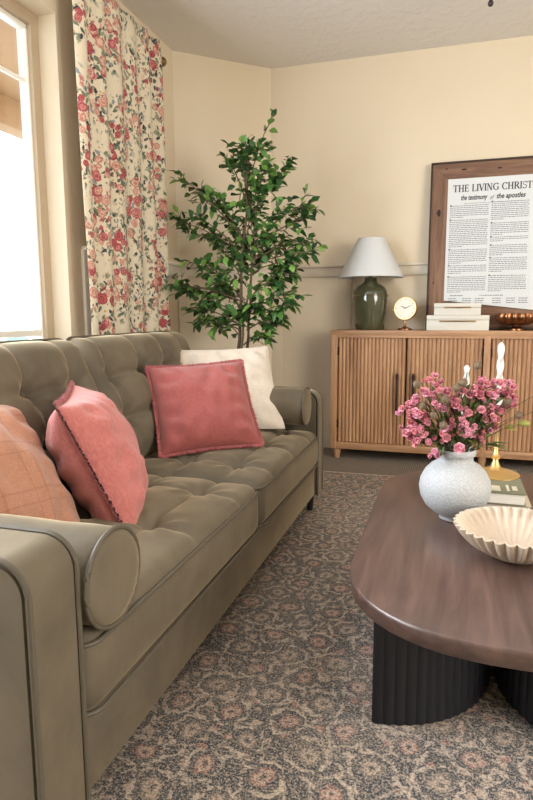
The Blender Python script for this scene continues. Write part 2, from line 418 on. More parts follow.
# ------------------------------------------------------------------ room shell
YB, XC, XL, YL, H = 4.368, -1.297, -1.834, 3.883, 2.725
XR, YF = 2.95, -2.5
struct('floor', MB().box(XL-.3, XR+.1, YF-.1, YB+.1, -.1, 0), 'carpet', smooth=0)
struct('ceiling', MB().box(XL-.3, XR+.1, YF-.1, YB+.1, H, H+.1), 'ceiling', smooth=0)
struct('wall_back', MB().box(XC-.02, XR+.1, YB, YB+.12, 0, H), 'wall', smooth=0)
dd = Vector((XC-XL, YB-YL, 0)); L = dd.length; dn_ = dd.normalized(); nn = Vector((-dn_.y, dn_.x, 0))
def diag(s0, s1, t0, t1, z0, z1, mb=None):
    mb = mb or MB(); A = Vector((XL, YL, 0))
    vs = []
    for z in (z0, z1):
        for s_, t_ in ((s0, t0), (s1, t0), (s1, t1), (s0, t1)): p = A+dn_*s_+nn*t_; vs.append((p.x, p.y, z))
    return mb.add(vs, [(0, 1, 2, 3), (4, 5, 6, 7), (0, 1, 5, 4), (1, 2, 6, 5), (2, 3, 7, 6), (3, 0, 4, 7)])
struct('wall_diagonal', diag(-.05, L+.05, 0, .12, 0, H), 'wall', smooth=0)
# left wall with the deep window opening
WY0, WY1, WZ0, WZ1 = -.35, 2.62, .62, 2.40
wl = MB()
wl.box(XL-.16, XL, WY1, YL+.05, 0, H); wl.box(XL-.16, XL, YF, WY0, 0, H)
wl.box(XL-.16, XL, WY0, WY1, 0, WZ0); wl.box(XL-.16, XL, WY0, WY1, WZ1, H)
struct('wall_left', wl, 'wall', smooth=0)
# wall behind and right of the camera, with an opening added on the right to let in sky light
wr = MB(); wr.box(XR, XR+.1, YF, -.8, 0, H); wr.box(XR, XR+.1, 1.5, YB, 0, H); wr.box(XR, XR+.1, -.8, 1.5, 0, .7); wr.box(XR, XR+.1, -.8, 1.5, 2.5, H)
struct('wall_right', wr, 'wall', smooth=0)
wf = MB(); wf.box(XL-.16, XR+.1, YF-.1, YF, 0, H)
struct('wall_front', wf, 'wall', smooth=0)
# window 1 : frame, muntins, pane
w = thing('window_1', None, None, (XL-.13, (WY0+WY1)/2, WZ0)); w['kind'] = 'structure'
fx0, fx1 = XL-.16, XL-.10
f = MB(); b = .055
f.box(fx0, fx1, WY1-b, WY1, WZ0+b, WZ1-b); f.box(fx0, fx1, WY0, WY0+b, WZ0+b, WZ1-b)
f.box(fx0, fx1, WY0, WY1, WZ1-b, WZ1); f.box(fx0, fx1, WY0, WY1, WZ0, WZ0+b)
for yy in (.62, 1.64): f.box(fx0, fx1, yy-.035, yy+.035, WZ0+b, WZ1-b)
f.build('window_frame', 'frame_tan', w)
f = MB()
f.box(fx0-.01, fx0+.04, WY1-b-.012, WY1-b, WZ0+b, WZ1-b-.02, .002); f.box(fx0-.01, fx0+.04, WY0+b, WY1-b, WZ1-b-.02, WZ1-b, .004)
f.build('window_sash', 'white_trim', w)
f = MB(); f.box(fx0+.012, fx0+.026, WY0+b, WY1-b, 2.085, 2.103); f.box(fx0+.012, fx0+.03, WY0+b, WY1-b, .895, .925); f.build('muntin', 'white_trim', w)
MB().box(fx0+.002, fx0+.008, WY0+b, WY1-b, WZ0+b, WZ1-b).build('glass_pane', 'glass', w, smooth=0)
struct('trim_1', MB().box(XL-.16, XL+.02, WY0-.03, WY1+.03, WZ0-.025, WZ0, .006), 'white_trim')
# chair rail (cap and board), battens, baseboards
tr = MB(); tr.box(XC, XR, YB-.014, YB, 1.262, 1.335, .003); tr.box(XC-.01, XR, YB-.03, YB, 1.327, 1.347, .005)
struct('trim_2', tr, 'trim')
tr = MB(); diag(0, L, -.014, 0, 1.262, 1.335, tr); diag(0, L, -.03, 0, 1.327, 1.347, tr)
struct('trim_3', tr, 'trim')
tr = MB(); tr.box(XL, XL+.014, 2.76, YL, 1.262, 1.335, .003); tr.box(XL, XL+.03, 2.74, YL, 1.327, 1.347, .005); tr.box(XL, XL+.018, 2.735, 2.80, 0, 1.33, .003)
struct('trim_4', tr, 'white_trim')
tr = MB()
for x0 in (XC+.0, -.78, .55, 1.88): tr.box(x0, x0+.085, YB-.008, YB, .12, 1.27, .002)
struct('trim_5', tr, 'wall')
tr = MB(); diag(.0, .07, -.008, 0, .12, 1.27, tr); diag(L-.085, L, -.008, 0, .12, 1.27, tr)
struct('trim_6', tr, 'wall')
struct('baseboard_back', MB().box(XC-.01, XR, YB-.018, YB, 0, .125, .004), 'trim')
struct('baseboard_diagonal', diag(0, L, -.018, 0, 0, .125), 'trim', smooth=0)
struct('baseboard_left', MB().box(XL, XL+.018, YF, YL, 0, .125, .004), 'trim')
# outside: porch beam, ground, shrub
tag(MB().box(-30, XL-.17, -20, 40, -.6, -.5).build('snowy_ground', 'snow_ground', smooth=0), 'pale bright ground outside beyond the window', 'ground', kind='structure')
tag(MB().box(-4.3, -4.1, -3, 9, 2.78, 3.05, .01).box(-4.3, XL-.17, -3, 9, 3.05, 3.12).build('porch_roof', 'porch_wood'), 'orange-tan wooden porch roof seen through the top of the window', 'porch roof')
mb = MB()
for i in range(26):
    a = random.random()*6.28; rr_ = random.random()*.5
    mb.ico((-9+math.cos(a)*rr_, 11.2+math.sin(a)*rr_*1.4, -.15+random.random()*.55), .22, 2, (1, 1, .8))
tag(mb.build('garden_shrub', 'shrub'), 'pale green shrub far outside the window', 'shrub')

# ------------------------------------------------------------------ rug
RX0, RX1, RY0, RY1 = -1.04, 1.75, -1.2, 3.63
rg = thing('area_rug', 'worn floral area rug in slate, tan and dusty rose under the coffee table', 'rug', (.3, 1.2, 0))
MB().box(RX0, RX1, RY0, RY1, 0.001, .012, .003).build('rug_pile', 'rug', rg)
for ya, yb in ((RY1, RY1+.022), (RY0-.022, RY0)): MB().box(RX0, RX1, ya, yb, 0.001, .009, .002).build('binding', 'rug_edge', rg)

# ------------------------------------------------------------------ soft shapes
def soft_box(lx, ly, lz, r, nx, ny, nz, crown=0, fn=None, r2=None):
    """rounded box centred at origin, dense grids; fn(x,y,z,wtop)->dz"""
    def ax(n): return [-1+2*i/n for i in range(n+1)]
    vs = {}; out = MB(); idx = {}
    def vert(i, j, k):
        key = (i, j, k)
        if key in idx: return idx[key]
        x, y, z = -1+2*i/nx, -1+2*j/ny, -1+2*k/nz
        x *= lx/2; y *= ly/2; z *= lz/2
        cx = max(-lx/2+r, min(lx/2-r, x)); cy = max(-ly/2+r, min(ly/2-r, y)); rz = min(r, lz/2*.98); cz = max(-lz/2+rz, min(lz/2-rz, z))
        d = Vector((x-cx, y-cy, z-cz))
        if d.length > 1e-7:
            m = max(abs(d.x), abs(d.y), abs(d.z))/r; d = d.normalized()*(r*m); 
            p = Vector((cx, cy, cz))+d
        else: p = Vector((x, y, z))
        wt = max(0, min(1, (p.z-(-lz*.05))/(lz*.45)))
        u = p.x/(lx/2); v = p.y/(ly/2)
        p.z += crown*max(0, 1-u*u)**.45*max(0, 1-v*v)**.45*wt
        if fn: p.z += fn(p.x, p.y)*wt
        idx[key] = len(out.v); out.v.append(tuple(p)); return idx[key]
    for i in range(nx):
        for j in range(ny):
            for k, fl in ((0, 1), (nz, 0)):
                q = (vert(i, j, k), vert(i+1, j, k), vert(i+1, j+1, k), vert(i, j+1, k)); out.f.append(q[::-1] if fl else q)
    for i in range(nx):
        for k in range(nz):
            for j in (0, ny): out.f.append((vert(i, j, k), vert(i+1, j, k), vert(i+1, j, k+1), vert(i, j, k+1)))
    for j in range(ny):
        for k in range(nz):
            for i in (0, nx): out.f.append((vert(i, j, k), vert(i, j+1, k), vert(i, j+1, k+1), vert(i, j, k+1)))
    return out
def seg_d(x, y, a, b):
    vx, vy = b[0]-a[0], b[1]-a[1]; l2 = vx*vx+vy*vy; t_ = max(0, min(1, ((x-a[0])*vx+(y-a[1])*vy)/l2)) if l2 else 0
    return math.hypot(x-a[0]-vx*t_, y-a[1]-vy*t_)
def tuft(buttons, lines, dim=.035, ds=.035, crease=.014, cs=.014, seed=0):
    def f(x, y):
        z = 0
        for bx, by in buttons:
            d = math.hypot(x-bx, y-by); z -= dim*math.exp(-(d/ds)**1.3)
            if d < .16:   # radiating wrinkles
                a = math.atan2(y-by, x-bx); z -= .0035*math.sin(a*7+seed+bx*9)*math.exp(-((d-.05)/.05)**2)
        m = min([seg_d(x, y, a, b) for a, b in lines]) if lines else 1
        z -= crease*math.exp(-(m/cs)**1.2)
        z += .005*noise.noise(Vector((x*7+seed*3.1, y*7, seed)))
        return z
    return f
def xform(mb, mat):
    mb.v = [tuple(mat@Vector(v)) for v in mb.v]; return mb

# ------------------------------------------------------------------ sofa
XS = -.609
sofa = thing('sofa', 'olive green velvet two-seat sofa with tufted cushions and rolled bolster ends', 'sofa', (-1.08, 1.84, .012))
b = MB(); b.box(-1.52, XS-.012, .84, 2.84, .10, .265, .012); b.build('base', 'velvet', sofa)
b = MB(); b.prism(rrect(-1.60, -1.42, .1, .80, .05), 'y', .73, 2.94, .01); b.build('back_frame', 'velvet', sofa)
for y0, y1 in ((.722, .852), (2.838, 2.952)):
    prof = rrect(-1.55, XS, .10, .622, .06, 8, (1, 1, 0, 0))
    a = MB().prism(prof, 'y', y0, y1, .010).build('arm', 'velvet', sofa)
    loop = [p for p in prof if not (p[0] < -1.5 and p[1] < .2)]
    for yy in (y0+.003, y1-.003):
        pts = [(XS+.001, yy, .10)]+[(p[0]+.001, yy, p[1]+.001) for p in prof if p[1] > .3]
        MB().tube(pts, .0055, 8).build('piping', 'piping', a)
for x, y in ((-.68, .80), (-.652, 2.87), (-1.45, .80), (-1.45, 2.84)):
    MB().lathe([(.013, .0125 if x > -1 else .001), (.022, .105)], 16, (x, y, 0)).build('leg', 'leg_black', sofa)
# seat cushions
sx0, sx1 = -1.20, -.598
for k, (y0, y1) in enumerate(((.856, 1.884), (1.888, 2.834))):
    lx, ly = sx1-sx0, y1-y0; cx, cy = (sx0+sx1)/2, (y0+y1)/2
    bx = [.155, .155-.20]; by = [-ly*.32, 0, ly*.32]
    bt = [(a, c) for a in bx for c in by]
    ln = []
    for a in bx: ln += [((a, -ly/2), (a, ly/2))]
    for c in by: ln += [((lx/2-.02, c), (-lx/2, c))]
    mb = soft_box(lx, ly, .164, .046, 66, 96, 10, .046, tuft(bt, [((a[0][0], a[0][1]), a[1]) for a in ln], .036, .030, .011, .016, k*5+1))
    cz = .256+.082
    xform(mb, Matrix.Translation((cx, cy, cz)))
    s = mb.build('seat_cushion', 'velvet', sofa, smooth=180)
    for zz in (.404, .268):
        pl = [(x+cx, y+cy, zz+0) for x, y in rrect(-lx/2+.004, lx/2-.002, -ly/2+.003, ly/2-.003, .045, 6)]
        full = []
        for i in range(len(pl)):
            p, q = Vector(pl[i]), Vector(pl[(i+1) % len(pl)]); n_ = max(1, int((q-p).length/.05))
            for m_ in range(n_): full.append(p.lerp(q, m_/n_))
        MB().tube([(p.x, p.y, p.z) for p in full], .0048, 8, True).build('piping', 'piping', s)
    for a, c in bt:
        MB().ico((cx+a, cy+c, cz+.082+.046*.8-.045), .011, 2, (1, 1, .5)).build('button', 'velvet', s)
# back cushions
tilt = math.radians(24)
for k, (y0, y1) in enumerate(((.862, 1.878), (1.884, 2.834))):
    ly = y1-y0; hz = .535; th = .18
    cols = [-ly*.36, -ly*.12, ly*.12, ly*.36]; rows = [.08, -.09]
    bt = [(c, r_) for c in cols for r_ in rows]
    ln = [((c, hz/2), (c, rows[1])) for c in cols]
    for r_ in rows: ln += [((cols[i], r_), (cols[i+1], r_)) for i in range(3)]
    mb = soft_box(ly, hz, th, .080, 110, 64, 12, .062, tuft(bt, ln, .062, .040, .024, .026, k*3+2))
    # local x->world y, local y->up (tilted), local z->front(+x)
    up = Vector((-math.sin(tilt), 0, math.cos(tilt))); fr = Vector((math.cos(tilt), 0, math.sin(tilt))); si = Vector((0, 1, 0))
    cen = Vector((-1.265-.035*k, (y0+y1)/2, .655))
    mat = Matrix(((si.x, up.x, fr.x, cen.x), (si.y, up.y, fr.y, cen.y), (si.z, up.z, fr.z, cen.z), (0, 0, 0, 1)))
    xform(mb, mat); c_ = mb.build('back_cushion', 'velvet', sofa, smooth=180)
    pl = [mat@Vector((x, y, .045)) for x, y in rrect(-ly/2+.004, ly/2-.004, -hz/2+.004, hz/2-.004, .06, 6)]
    MB().tube([tuple(p) for p in pl], .005, 8, True).build('piping', 'piping', c_)
    for a, c in bt:
        MB().ico(tuple(mat@Vector((a, c, th/2+.062*.75-.064))), .012, 2, (.7, 1, 1)).build('button', 'velvet', c_)
# bolsters : loose cylinders against the arms
for (yc, zc, r_, x1, lab) in ((.945, .508, .092, -.590, 'olive velvet bolster pillow beside the near sofa arm, in front of the orange pillow'),
                              (2.745, .562, .088, -.640, 'olive velvet bolster pillow against the far sofa arm by the white pillow')):
    t_ = thing('bolster_pillow', lab, 'bolster pillow', (x1-.33, yc, zc-r_), 'velvet bolsters on the sofa')
    x0 = x1-.66
    prof = [(.0, 0), (.35, .001), (.75, -.001), (.93, -.004), (1, -.014)]
    n = 56; vs = []; fs = []; rings = []
    for q, dx in prof: rings.append((q*r_, x1+.006+dx))
    for i in range(1, 11): rings.append((r_*(1+.012*math.sin(i*2.2)), x1-.008-i*.064))
    for q, dx in reversed(prof): rings.append((q*r_, x0-.006-dx))
    for j, (rad, xx) in enumerate(rings):
        for i in range(n):
            a = 2*PI*i/n; pk = 1
            if 2 <= j <= 3: xx2 = xx-.0007*(1+math.sin(a*26))
            else: xx2 = xx
            vs.append((xx2, yc+rad*math.cos(a), zc+rad*math.sin(a)))
    for j in range(len(rings)-1):
        for i in range(n): k = (i+1) % n; fs.append((j*n+i, j*n+k, (j+1)*n+k, (j+1)*n+i))
    MB().add(vs, fs).build('pillow_body', 'velvet', t_, smooth=80)
    for xx in (x1-.004, x0+.004):
        MB().tube([(xx, yc+r_*1.01*math.cos(2*PI*i/40), zc+r_*1.01*math.sin(2*PI*i/40)) for i in range(40)], .005, 8, True).build('piping', 'piping', t_)

# ------------------------------------------------------------------ throw pillows
def pillow(name, lab, mat, loc, rot, s, T, fringe=False, seed=0, sag=0.0, sq=1.0):
    t_ = thing(name, lab, 'pillow', (0, 0, 0), None)
    N_ = 56; mb = MB(); h = s/2*1.02
    def P(u, v, side):
        e = .055
        x = h*u*(1-e*(1-v*v)*abs(u)**.8); z = h*v*(1-e*(1-u*u)*abs(v)**.8)
        th = T*(max(0, (1-u**4))*max(0, (1-v**4)))**.55*(.72+.28*(1-u*u)*(1-v*v))
        edge = (1-abs(u)**6)*(1-abs(v)**6)
        wr = .0
        for sg, ax_, al in ((u, v, 'u'), (v, u, 'v')):
            k = max(0, abs(sg)-.45)/.55
            wr += .009*math.sin(ax_*16+seed*1.7+sg*3)*k*(1-k)*3
        wr += .012*noise.noise(Vector((u*2.1+seed, v*2.1, side*2)))+.010*noise.noise(Vector((u*5+seed, v*2.5, side*3)))
        y = -side*(th+wr*edge)
        z -= sag*(1-u*u)*(v+1)*.5
        return (x, y, z)
    for side in (1, -1):
        base = len(mb.v)
        for i in range(N_+1):
            for j in range(N_+1):
                u = math.sin((i/N_-.5)*PI); v = math.sin((j/N_-.5)*PI); mb.v.append(P(u, v, side))
        for i in range(N_):
            for j in range(N_):
                a = base+i*(N_+1)+j; q = (a, a+N_+1, a+N_+2, a+1); mb.f.append(q if side == 1 else q[::-1])
    body = mb.build('pillow_cover', mat, t_, smooth=180)
    bm = bmesh.new(); bm.from_mesh(body.data); bmesh.ops.remove_doubles(bm, verts=bm.verts[:], dist=1e-5); bm.to_mesh(body.data); bm.free()
    per = []
    K = 130
    for q in range(4):
        for i in range(K):
            w_ = -1+2*i/K
            u, v = ((w_, 1), (1, -w_), (-w_, -1), (-1, w_))[q]
            p = Vector(P(u, v, 1)); p.y = 0
            nrm = ((0, 1), (1, 0), (0, -1), (-1, 0))[q]
            per.append((p, Vector((nrm[0], 0, nrm[1]))))
    if fringe:
        f_ = MB(); m = len(per); rnd = random.Random(seed)
        pts = []
        for layer in (0, 1):
            b0 = len(f_.v)
            for i, (p, nr) in enumerate(per):
                c = Vector((p.x, 0, p.z)).normalized(); d_ = (nr*.75+c*.35).normalized()
                wv = .004*noise.noise(Vector((i*.45, layer*5, seed)))+rnd.uniform(-.001, .001)
                f_.v.append(tuple(p-d_*.004)); ln_ = .0085+rnd.uniform(-.001, .004)
                f_.v.append(tuple(p+d_*ln_*.6+Vector((0, wv+(layer-.5)*.006, 0)))); f_.v.append(tuple(p+d_*ln_*1.3+Vector((0, wv*1.7+(layer-.5)*.006+rnd.uniform(-.001, .001), 0))))
            for i in range(m):
                k = (i+1) % m
                f_.f.append((b0+i*3, b0+k*3, b0+k*3+1, b0+i*3+1))
                f_.f.append((b0+i*3+1, b0+k*3+1, b0+k*3+2, b0+i*3+2))
        for i in range(0, m):
            p, nr = per[i]; c = Vector((p.x, 0, p.z)).normalized(); d_ = (nr*.75+c*.35).normalized()
            tip = p+d_*(.013+rnd.uniform(0, .006))+Vector((rnd.uniform(-.003, .003), rnd.uniform(-.005, .005), rnd.uniform(-.003, .003)))
            f_.tube([tuple(p), tuple((p+tip)/2+Vector((0, rnd.uniform(-.003, .003), 0))), tuple(tip)], [.0014, .0012, .0006], 4)
        f_.build('frayed_fringe', 'fringe', t_, smooth=180)
    else:
        MB().tube([tuple(p) for p, _ in per[::4]], .003, 6, True).build('seam', mat, t_)
    R_ = Matrix.Rotation(rot[2], 4, 'Z')@Matrix.Rotation(rot[1], 4, 'Y')@Matrix.Rotation(rot[0], 4, 'X')
    t_.matrix_world = Matrix.Translation(loc)@R_
    return t_
pillow('throw_pillow', 'far rose linen throw pillow with frayed fringe, propped against the white pillow', 'rose_linen_shaded', (-.962, 2.252, .627), (-.669, -.045, .611), .395, .076, True, 3)
pillow('throw_pillow', 'cream white throw pillow with thin woven checks, behind the far rose pillow', 'cream_linen', (-1.000, 2.643, .650), (-.673, -.021, .546), .458, .064, False, 5)
pillow('throw_pillow', 'rose linen fringed throw pillow seen edge-on beside the orange pillow', 'rose_linen_lit', (-.955, 1.470, .597), (-.43, -.03, 2.08), .390, .108, True, 8)
pillow('throw_pillow', 'rust orange throw pillow with woven checks behind the near bolster', 'rust_linen', (-1.060, 1.125, .592), (-.66, .108, 1.50), .455, .115, False, 11)

# ------------------------------------------------------------------ curtain + rod
cr = thing('curtain', 'cream cotton curtain panel printed with red roses and grey-green leaves', 'curtain', (-1.70, 3.0, .02))
Nn, Mm = 260, 50; Y0, Y1, Z0, Z1 = 2.575, 3.455, .03, 2.575
vs = []; uvs = []; fs = []
arc = 0; prev = None; prof = []
for i in range(Nn+1):
    s_ = i/Nn; y = Y0+(Y1-Y0)*s_
    prof.append((s_, y))
amp = lambda s_, z: (.017+.007*math.sin(s_*9)) * (1 if z < 2.4 else 1-.35*(z-2.4)/.17)
def cx_(s_, z): 
    ph = s_*5.5*2*PI+.35*math.sin(z*1.7+s_*4); w_ = math.sin(ph)
    return -1.70+amp(s_, z)*(math.copysign(abs(w_)**.75, w_))+.006*noise.noise(Vector((s_*5, z*1.3, 0)))
arcs = [0]
for i in range(1, Nn+1):
    a = Vector((cx_(prof[i][0], 1.5), prof[i][1], 0)); b_ = Vector((cx_(prof[i-1][0], 1.5), prof[i-1][1], 0)); arcs.append(arcs[-1]+(a-b_).length)
for j in range(Mm+1):
    z = Z0+(Z1-Z0)*j/Mm
    for i in range(Nn+1):
        s_, y = prof[i]; yy = y+.012*math.sin(z*2.2+s_*5)*(.3+.7*(1-j/Mm))
        vs.append((cx_(s_, z), yy, z)); uvs.append((arcs[i], z))
for j in range(Mm):
    for i in range(Nn): a = j*(Nn+1)+i; fs.append((a, a+1, a+Nn+2, a+Nn+1))
mb = MB().add(vs, fs); co = mb.build('curtain_cloth', 'curtain', cr, smooth=180)
uvl = co.data.uv_layers.new(name='UVMap')
for lp in co.data.loops: uvl.data[lp.index].uv = uvs[lp.vertex_index]
md = co.modifiers.new('thick', 'SOLIDIFY'); md.thickness = .002
RXx = -1.738
rod = thing('curtain_rod', 'antique brass curtain rod with a round finial above the window', 'curtain rod', (RXx, 1.4, 2.50))
MB().tube([(RXx, -.6, 2.515), (RXx, 3.50, 2.515)], .011, 12).build('rod', 'old_brass', rod)
MB().lathe([(.0, -.03), (.014, -.028), (.016, -.02), (.011, -.014), (.014, -.008), (.024, .006), (.029, .02), (.024, .036), (.010, .046), (0, .048)], 24).v
fm = MB().lathe([(.012, -.03), (.016, -.022), (.011, -.014), (.013, -.008), (.023, .004), (.028, .018), (.024, .034), (.010, .044), (0.0001, .046)], 24)
xform(fm, Matrix.Translation((RXx, 3.515, 2.515))@Matrix.Rotation(-PI/2, 4, 'X')); fm.build('finial', 'old_brass', rod)
for yy in (-.5, 3.47): MB().tube([(RXx, yy, 2.515), (-1.78, yy, 2.50), (XL+.004, yy, 2.50)], .007, 8).build('bracket', 'old_brass', rod)

# ------------------------------------------------------------------ ficus tree
tree = thing('artificial_ficus', 'tall leafy green ficus tree in the corner behind the sofa', 'indoor tree', (-1.22, 3.5, 0))
MB().lathe([(.115, .001), (.14, .22), (.15, .24), (.15, .25), (.135, .25), (.13, .22), (0.0001, .215)], 32, (-1.22, 3.5, 0)).build('pot', 'pot', tree)
MB().lathe([(.129, .218), (.07, .228), (0.0001, .23)], 24, (-1.22, 3.5, 0)).build('soil', 'soil', tree)
def trunk(pts, r0_, r1_):
    P_ = []
    for i in range(len(pts)-1):
        for k in range(5):
            q = Vector(pts[i]).lerp(Vector(pts[i+1]), k/5); P_.append(q+Vector((noise.noise(q*6), noise.noise(q*6+Vector((9, 0, 0))), 0))*.012)
    P_.append(Vector(pts[-1])); n_ = len(P_)
    return MB().tube([tuple(p) for p in P_], [r0_+(r1_-r0_)*i/(n_-1) for i in range(n_)], 8)
trunk([(-1.23, 3.5, .2), (-1.251, 3.5, .78), (-1.234, 3.5, 1.08), (-1.226, 3.5, 1.27), (-1.19, 3.5, 1.67), (-1.17, 3.45, 1.93)], .013, .004).build('trunk', 'bark', tree)
trunk([(-1.20, 3.51, .2), (-1.20, 3.52, .8), (-1.176, 3.5, 1.08), (-1.161, 3.5, 1.35), (-1.13, 3.5, 1.62)], .011, .004).build('trunk', 'bark', tree)
trunk([(-1.215, 3.48, .2), (-1.225, 3.47, .78), (-1.205, 3.47, 1.0), (-1.15, 3.45, 1.25)], .009, .004).build('trunk', 'bark', tree)
BR = [(-1.03, 3.38, 2.03, -1.19, 3.5, 1.72), (-1.17, 3.42, 1.98, -1.2, 3.5, 1.76), (-1.33, 3.57, 1.92, -1.2, 3.5, 1.67), (-1.2, 3.51, 1.9, -1.2, 3.5, 1.67), (-1.01, 3.38, 1.85, -1.17, 3.5, 1.61), (-0.92, 3.47, 1.84, -1.14, 3.5, 1.61), (-1.01, 3.48, 1.77, -1.16, 3.5, 1.58), (-1.56, 3.4, 1.8, -1.24, 3.5, 1.47), (-1.49, 3.55, 1.76, -1.24, 3.5, 1.47), (-1.59, 3.39, 1.55, -1.25, 3.5, 1.38), (-1.5, 3.46, 1.58, -1.25, 3.5, 1.38), (-1.35, 3.49, 1.65, -1.22, 3.5, 1.44), (-1.08, 3.47, 1.71, -1.17, 3.5, 1.5), (-0.85, 3.51, 1.63, -1.16, 3.5, 1.41), (-0.84, 3.55, 1.56, -1.16, 3.5, 1.38), (-0.82, 3.61, 1.44, -1.17, 3.5, 1.31), (-0.78, 3.43, 1.35, -1.18, 3.5, 1.27), (-0.94, 3.53, 1.3, -1.18, 3.5, 1.23), (-0.92, 3.54, 1.25, -1.18, 3.5, 1.14), (-1.5, 3.44, 1.32, -1.24, 3.5, 1.14), (-1.62, 3.36, 1.17, -1.24, 3.5, 1.08), (-1.6, 3.5, 1.17, -1.24, 3.5, 1.08), (-1.34, 3.44, 1.2, -1.23, 3.5, 1.08), (-1.53, 3.44, 1.04, -1.24, 3.5, 0.93), (-1.5, 3.54, 0.95, -1.24, 3.5, 0.9), (-1.43, 3.51, 1.07, -1.24, 3.5, 0.96), (-1.04, 3.48, 1.19, -1.18, 3.5, 1.08), (-0.9, 3.56, 1.14, -1.19, 3.5, 1.02), (-0.9, 3.37, 1.05, -1.2, 3.5, 0.95), (-0.99, 3.54, 0.96, -1.2, 3.5, 0.9), (-1.21, 3.46, 0.98, -1.22, 3.5, 0.87), (-1.04, 3.38, 0.88, -1.22, 3.5, 0.81), (-1.25, 3.53, 1.36, -1.22, 3.5, 1.26), (-1.3, 3.6, 1.54, -1.21, 3.5, 1.38), (-1.03, 3.41, 1.46, -1.17, 3.5, 1.35), (-1.17, 3.52, 1.6, -1.19, 3.5, 1.47), (-0.97, 3.44, 1.58, -1.17, 3.5, 1.44), (-1.42, 3.55, 1.45, -1.24, 3.5, 1.31), (-1.34, 3.55, 1.13, -1.24, 3.5, 1.02), (-1.1, 3.42, 1.05, -1.2, 3.5, 0.95), (-0.98, 3.58, 1.44, -1.17, 3.5, 1.31), (-1.35, 3.53, 0.93, -1.24, 3.5, 0.85), (-1.11, 3.54, 1.35, -1.18, 3.5, 1.25), (-1.2, 3.57, 1.45, -1.19, 3.5, 1.32), (-1.29, 3.47, 1.31, -1.23, 3.5, 1.2), (-1.16, 3.56, 1.82, -1.19, 3.5, 1.58)]
lf = MB(); tw = MB(); rnd = random.Random(4)
def leaf(mb, base, d, ln_, wd, fold=.25, droop=.2):
    d = d.normalized(); up = Vector((rnd.uniform(-.6, .6), rnd.uniform(-.6, .6), 1)).normalized()
    s_ = d.cross(up)
    if s_.length < .05: s_ = Vector((1, 0, 0))
    s_.normalize(); n_ = s_.cross(d).normalized()
    vs = []
    prof = ((0, 0), (.18, .62), (.42, 1), (.7, .72), (.9, .28), (1, 0))
    for t1, w1 in prof:
        c = base+d*(t1*ln_)-Vector((0, 0, 1))*(droop*ln_*t1*t1)
        vs += [c-s_*wd*w1+n_*fold*wd*w1, c, c+s_*wd*w1+n_*fold*wd*w1]
    fs = []
    for k in range(5):
        a = k*3; fs += [(a, a+1, a+4, a+3), (a+1, a+2, a+5, a+4)]
    mb.add(vs, fs)
for (tx, ty, tz, jx, jy, jz) in BR:
    T_ = Vector((tx, ty, tz)); J = Vector((jx, jy, jz)); mid = (T_+J)/2+Vector((0, 0, .05))
    pts = [J.lerp(mid, k/3).lerp(mid.lerp(T_, k/3), k/3) for k in range(4)]
    pts.append(T_)
    tw.tube([tuple(p) for p in pts], [.005, .004, .003, .0025, .0015], 5)
    nl = 24
    for q in range(6):   # side twigs each carrying leaves
        st = J.lerp(T_, rnd.uniform(.5, .95)); dr = ((T_-J).normalized()+Vector((rnd.uniform(-1, 1), rnd.uniform(-1, 1), rnd.uniform(-.8, .7)))*.9).normalized()
        en = st+dr*rnd.uniform(.06, .13); tw.tube([tuple(st), tuple(en)], [.002, .001], 4)
        for m_ in range(6):
            b_ = st.lerp(en, (m_+.6)/6); dl = (dr+Vector((rnd.uniform(-1, 1), rnd.uniform(-1, 1), rnd.uniform(-.9, .6)))*1.1)
            leaf(lf, b_, dl, rnd.uniform(.046, .070), rnd.uniform(.015, .022), droop=rnd.uniform(.0, .4))
    for m_ in range(9):
        b_ = J.lerp(T_, .35+.65*m_/8)+Vector((rnd.uniform(-1, 1), rnd.uniform(-1, 1), rnd.uniform(-1, 1)))*.02
        dl = (T_-J).normalized()*.7+Vector((rnd.uniform(-1, 1), rnd.uniform(-1, 1), rnd.uniform(-.9, .6)))
        leaf(lf, b_, dl, rnd.uniform(.046, .070), rnd.uniform(.015, .022), droop=rnd.uniform(.0, .4))
for i in range(260):   # dense inner foliage around the stems
    z_ = rnd.uniform(.92, 1.75); w_ = .20*math.sin(PI*min(1, (z_-.75)/1.15))
    leaf(lf, Vector((-1.20+rnd.gauss(0, w_*.6), 3.5+rnd.gauss(0, w_*.6), z_)), Vector((rnd.uniform(-1, 1), rnd.uniform(-1, 1), rnd.uniform(-.9, .5))), rnd.uniform(.046, .068), rnd.uniform(.015, .022), droop=.2)
tw.build('twigs', 'bark', tree)
lf.build('foliage', 'ficus_leaf', tree, smooth=180)

# ------------------------------------------------------------------ sideboard
KX0, KX1, KY0, KY1, KT = -.779, 1.25, 4.033, 4.345, .887
sb = thing('sideboard', 'warm oak sideboard with reeded doors and slim dark pulls', 'sideboard', ((KX0+KX1)/2, 4.19, 0))
MB().box(KX0, KX1, KY0, KY1, .855, KT, .003).build('top', 'oak_h', sb)
cb = MB()
cb.box(KX0, KX0+.045, KY0, KY1, .07, .856, .002); cb.box(KX1-.045, KX1, KY0, KY1, .07, .856, .002)
cb.box(.203, .243, KY0, KY1, .07, .856, .002); cb.box(KX0+.04, KX1-.04, KY1-.015, KY1, .09, .856)
cb.build('cabinet_frame', 'oak', sb)
MB().box(KX0+.03, KX1-.03, KY0+.001, KY1-.01, .071, .118, .003).build('bottom_rail', 'oak_h', sb)
MB().box(KX0+.04, KX1-.04, KY0+.002, KY0+.03, .838, .857).build('top_rail', 'oak_h', sb)
for x in (KX0+.045, .223, KX1-.045):
    for y in (KY0+.035, KY1-.035): MB().lathe([(.018, .001), (.026, .045), (.027, .073)], 4 if False else 20, (x, y, 0)).build('leg', 'oak', sb)
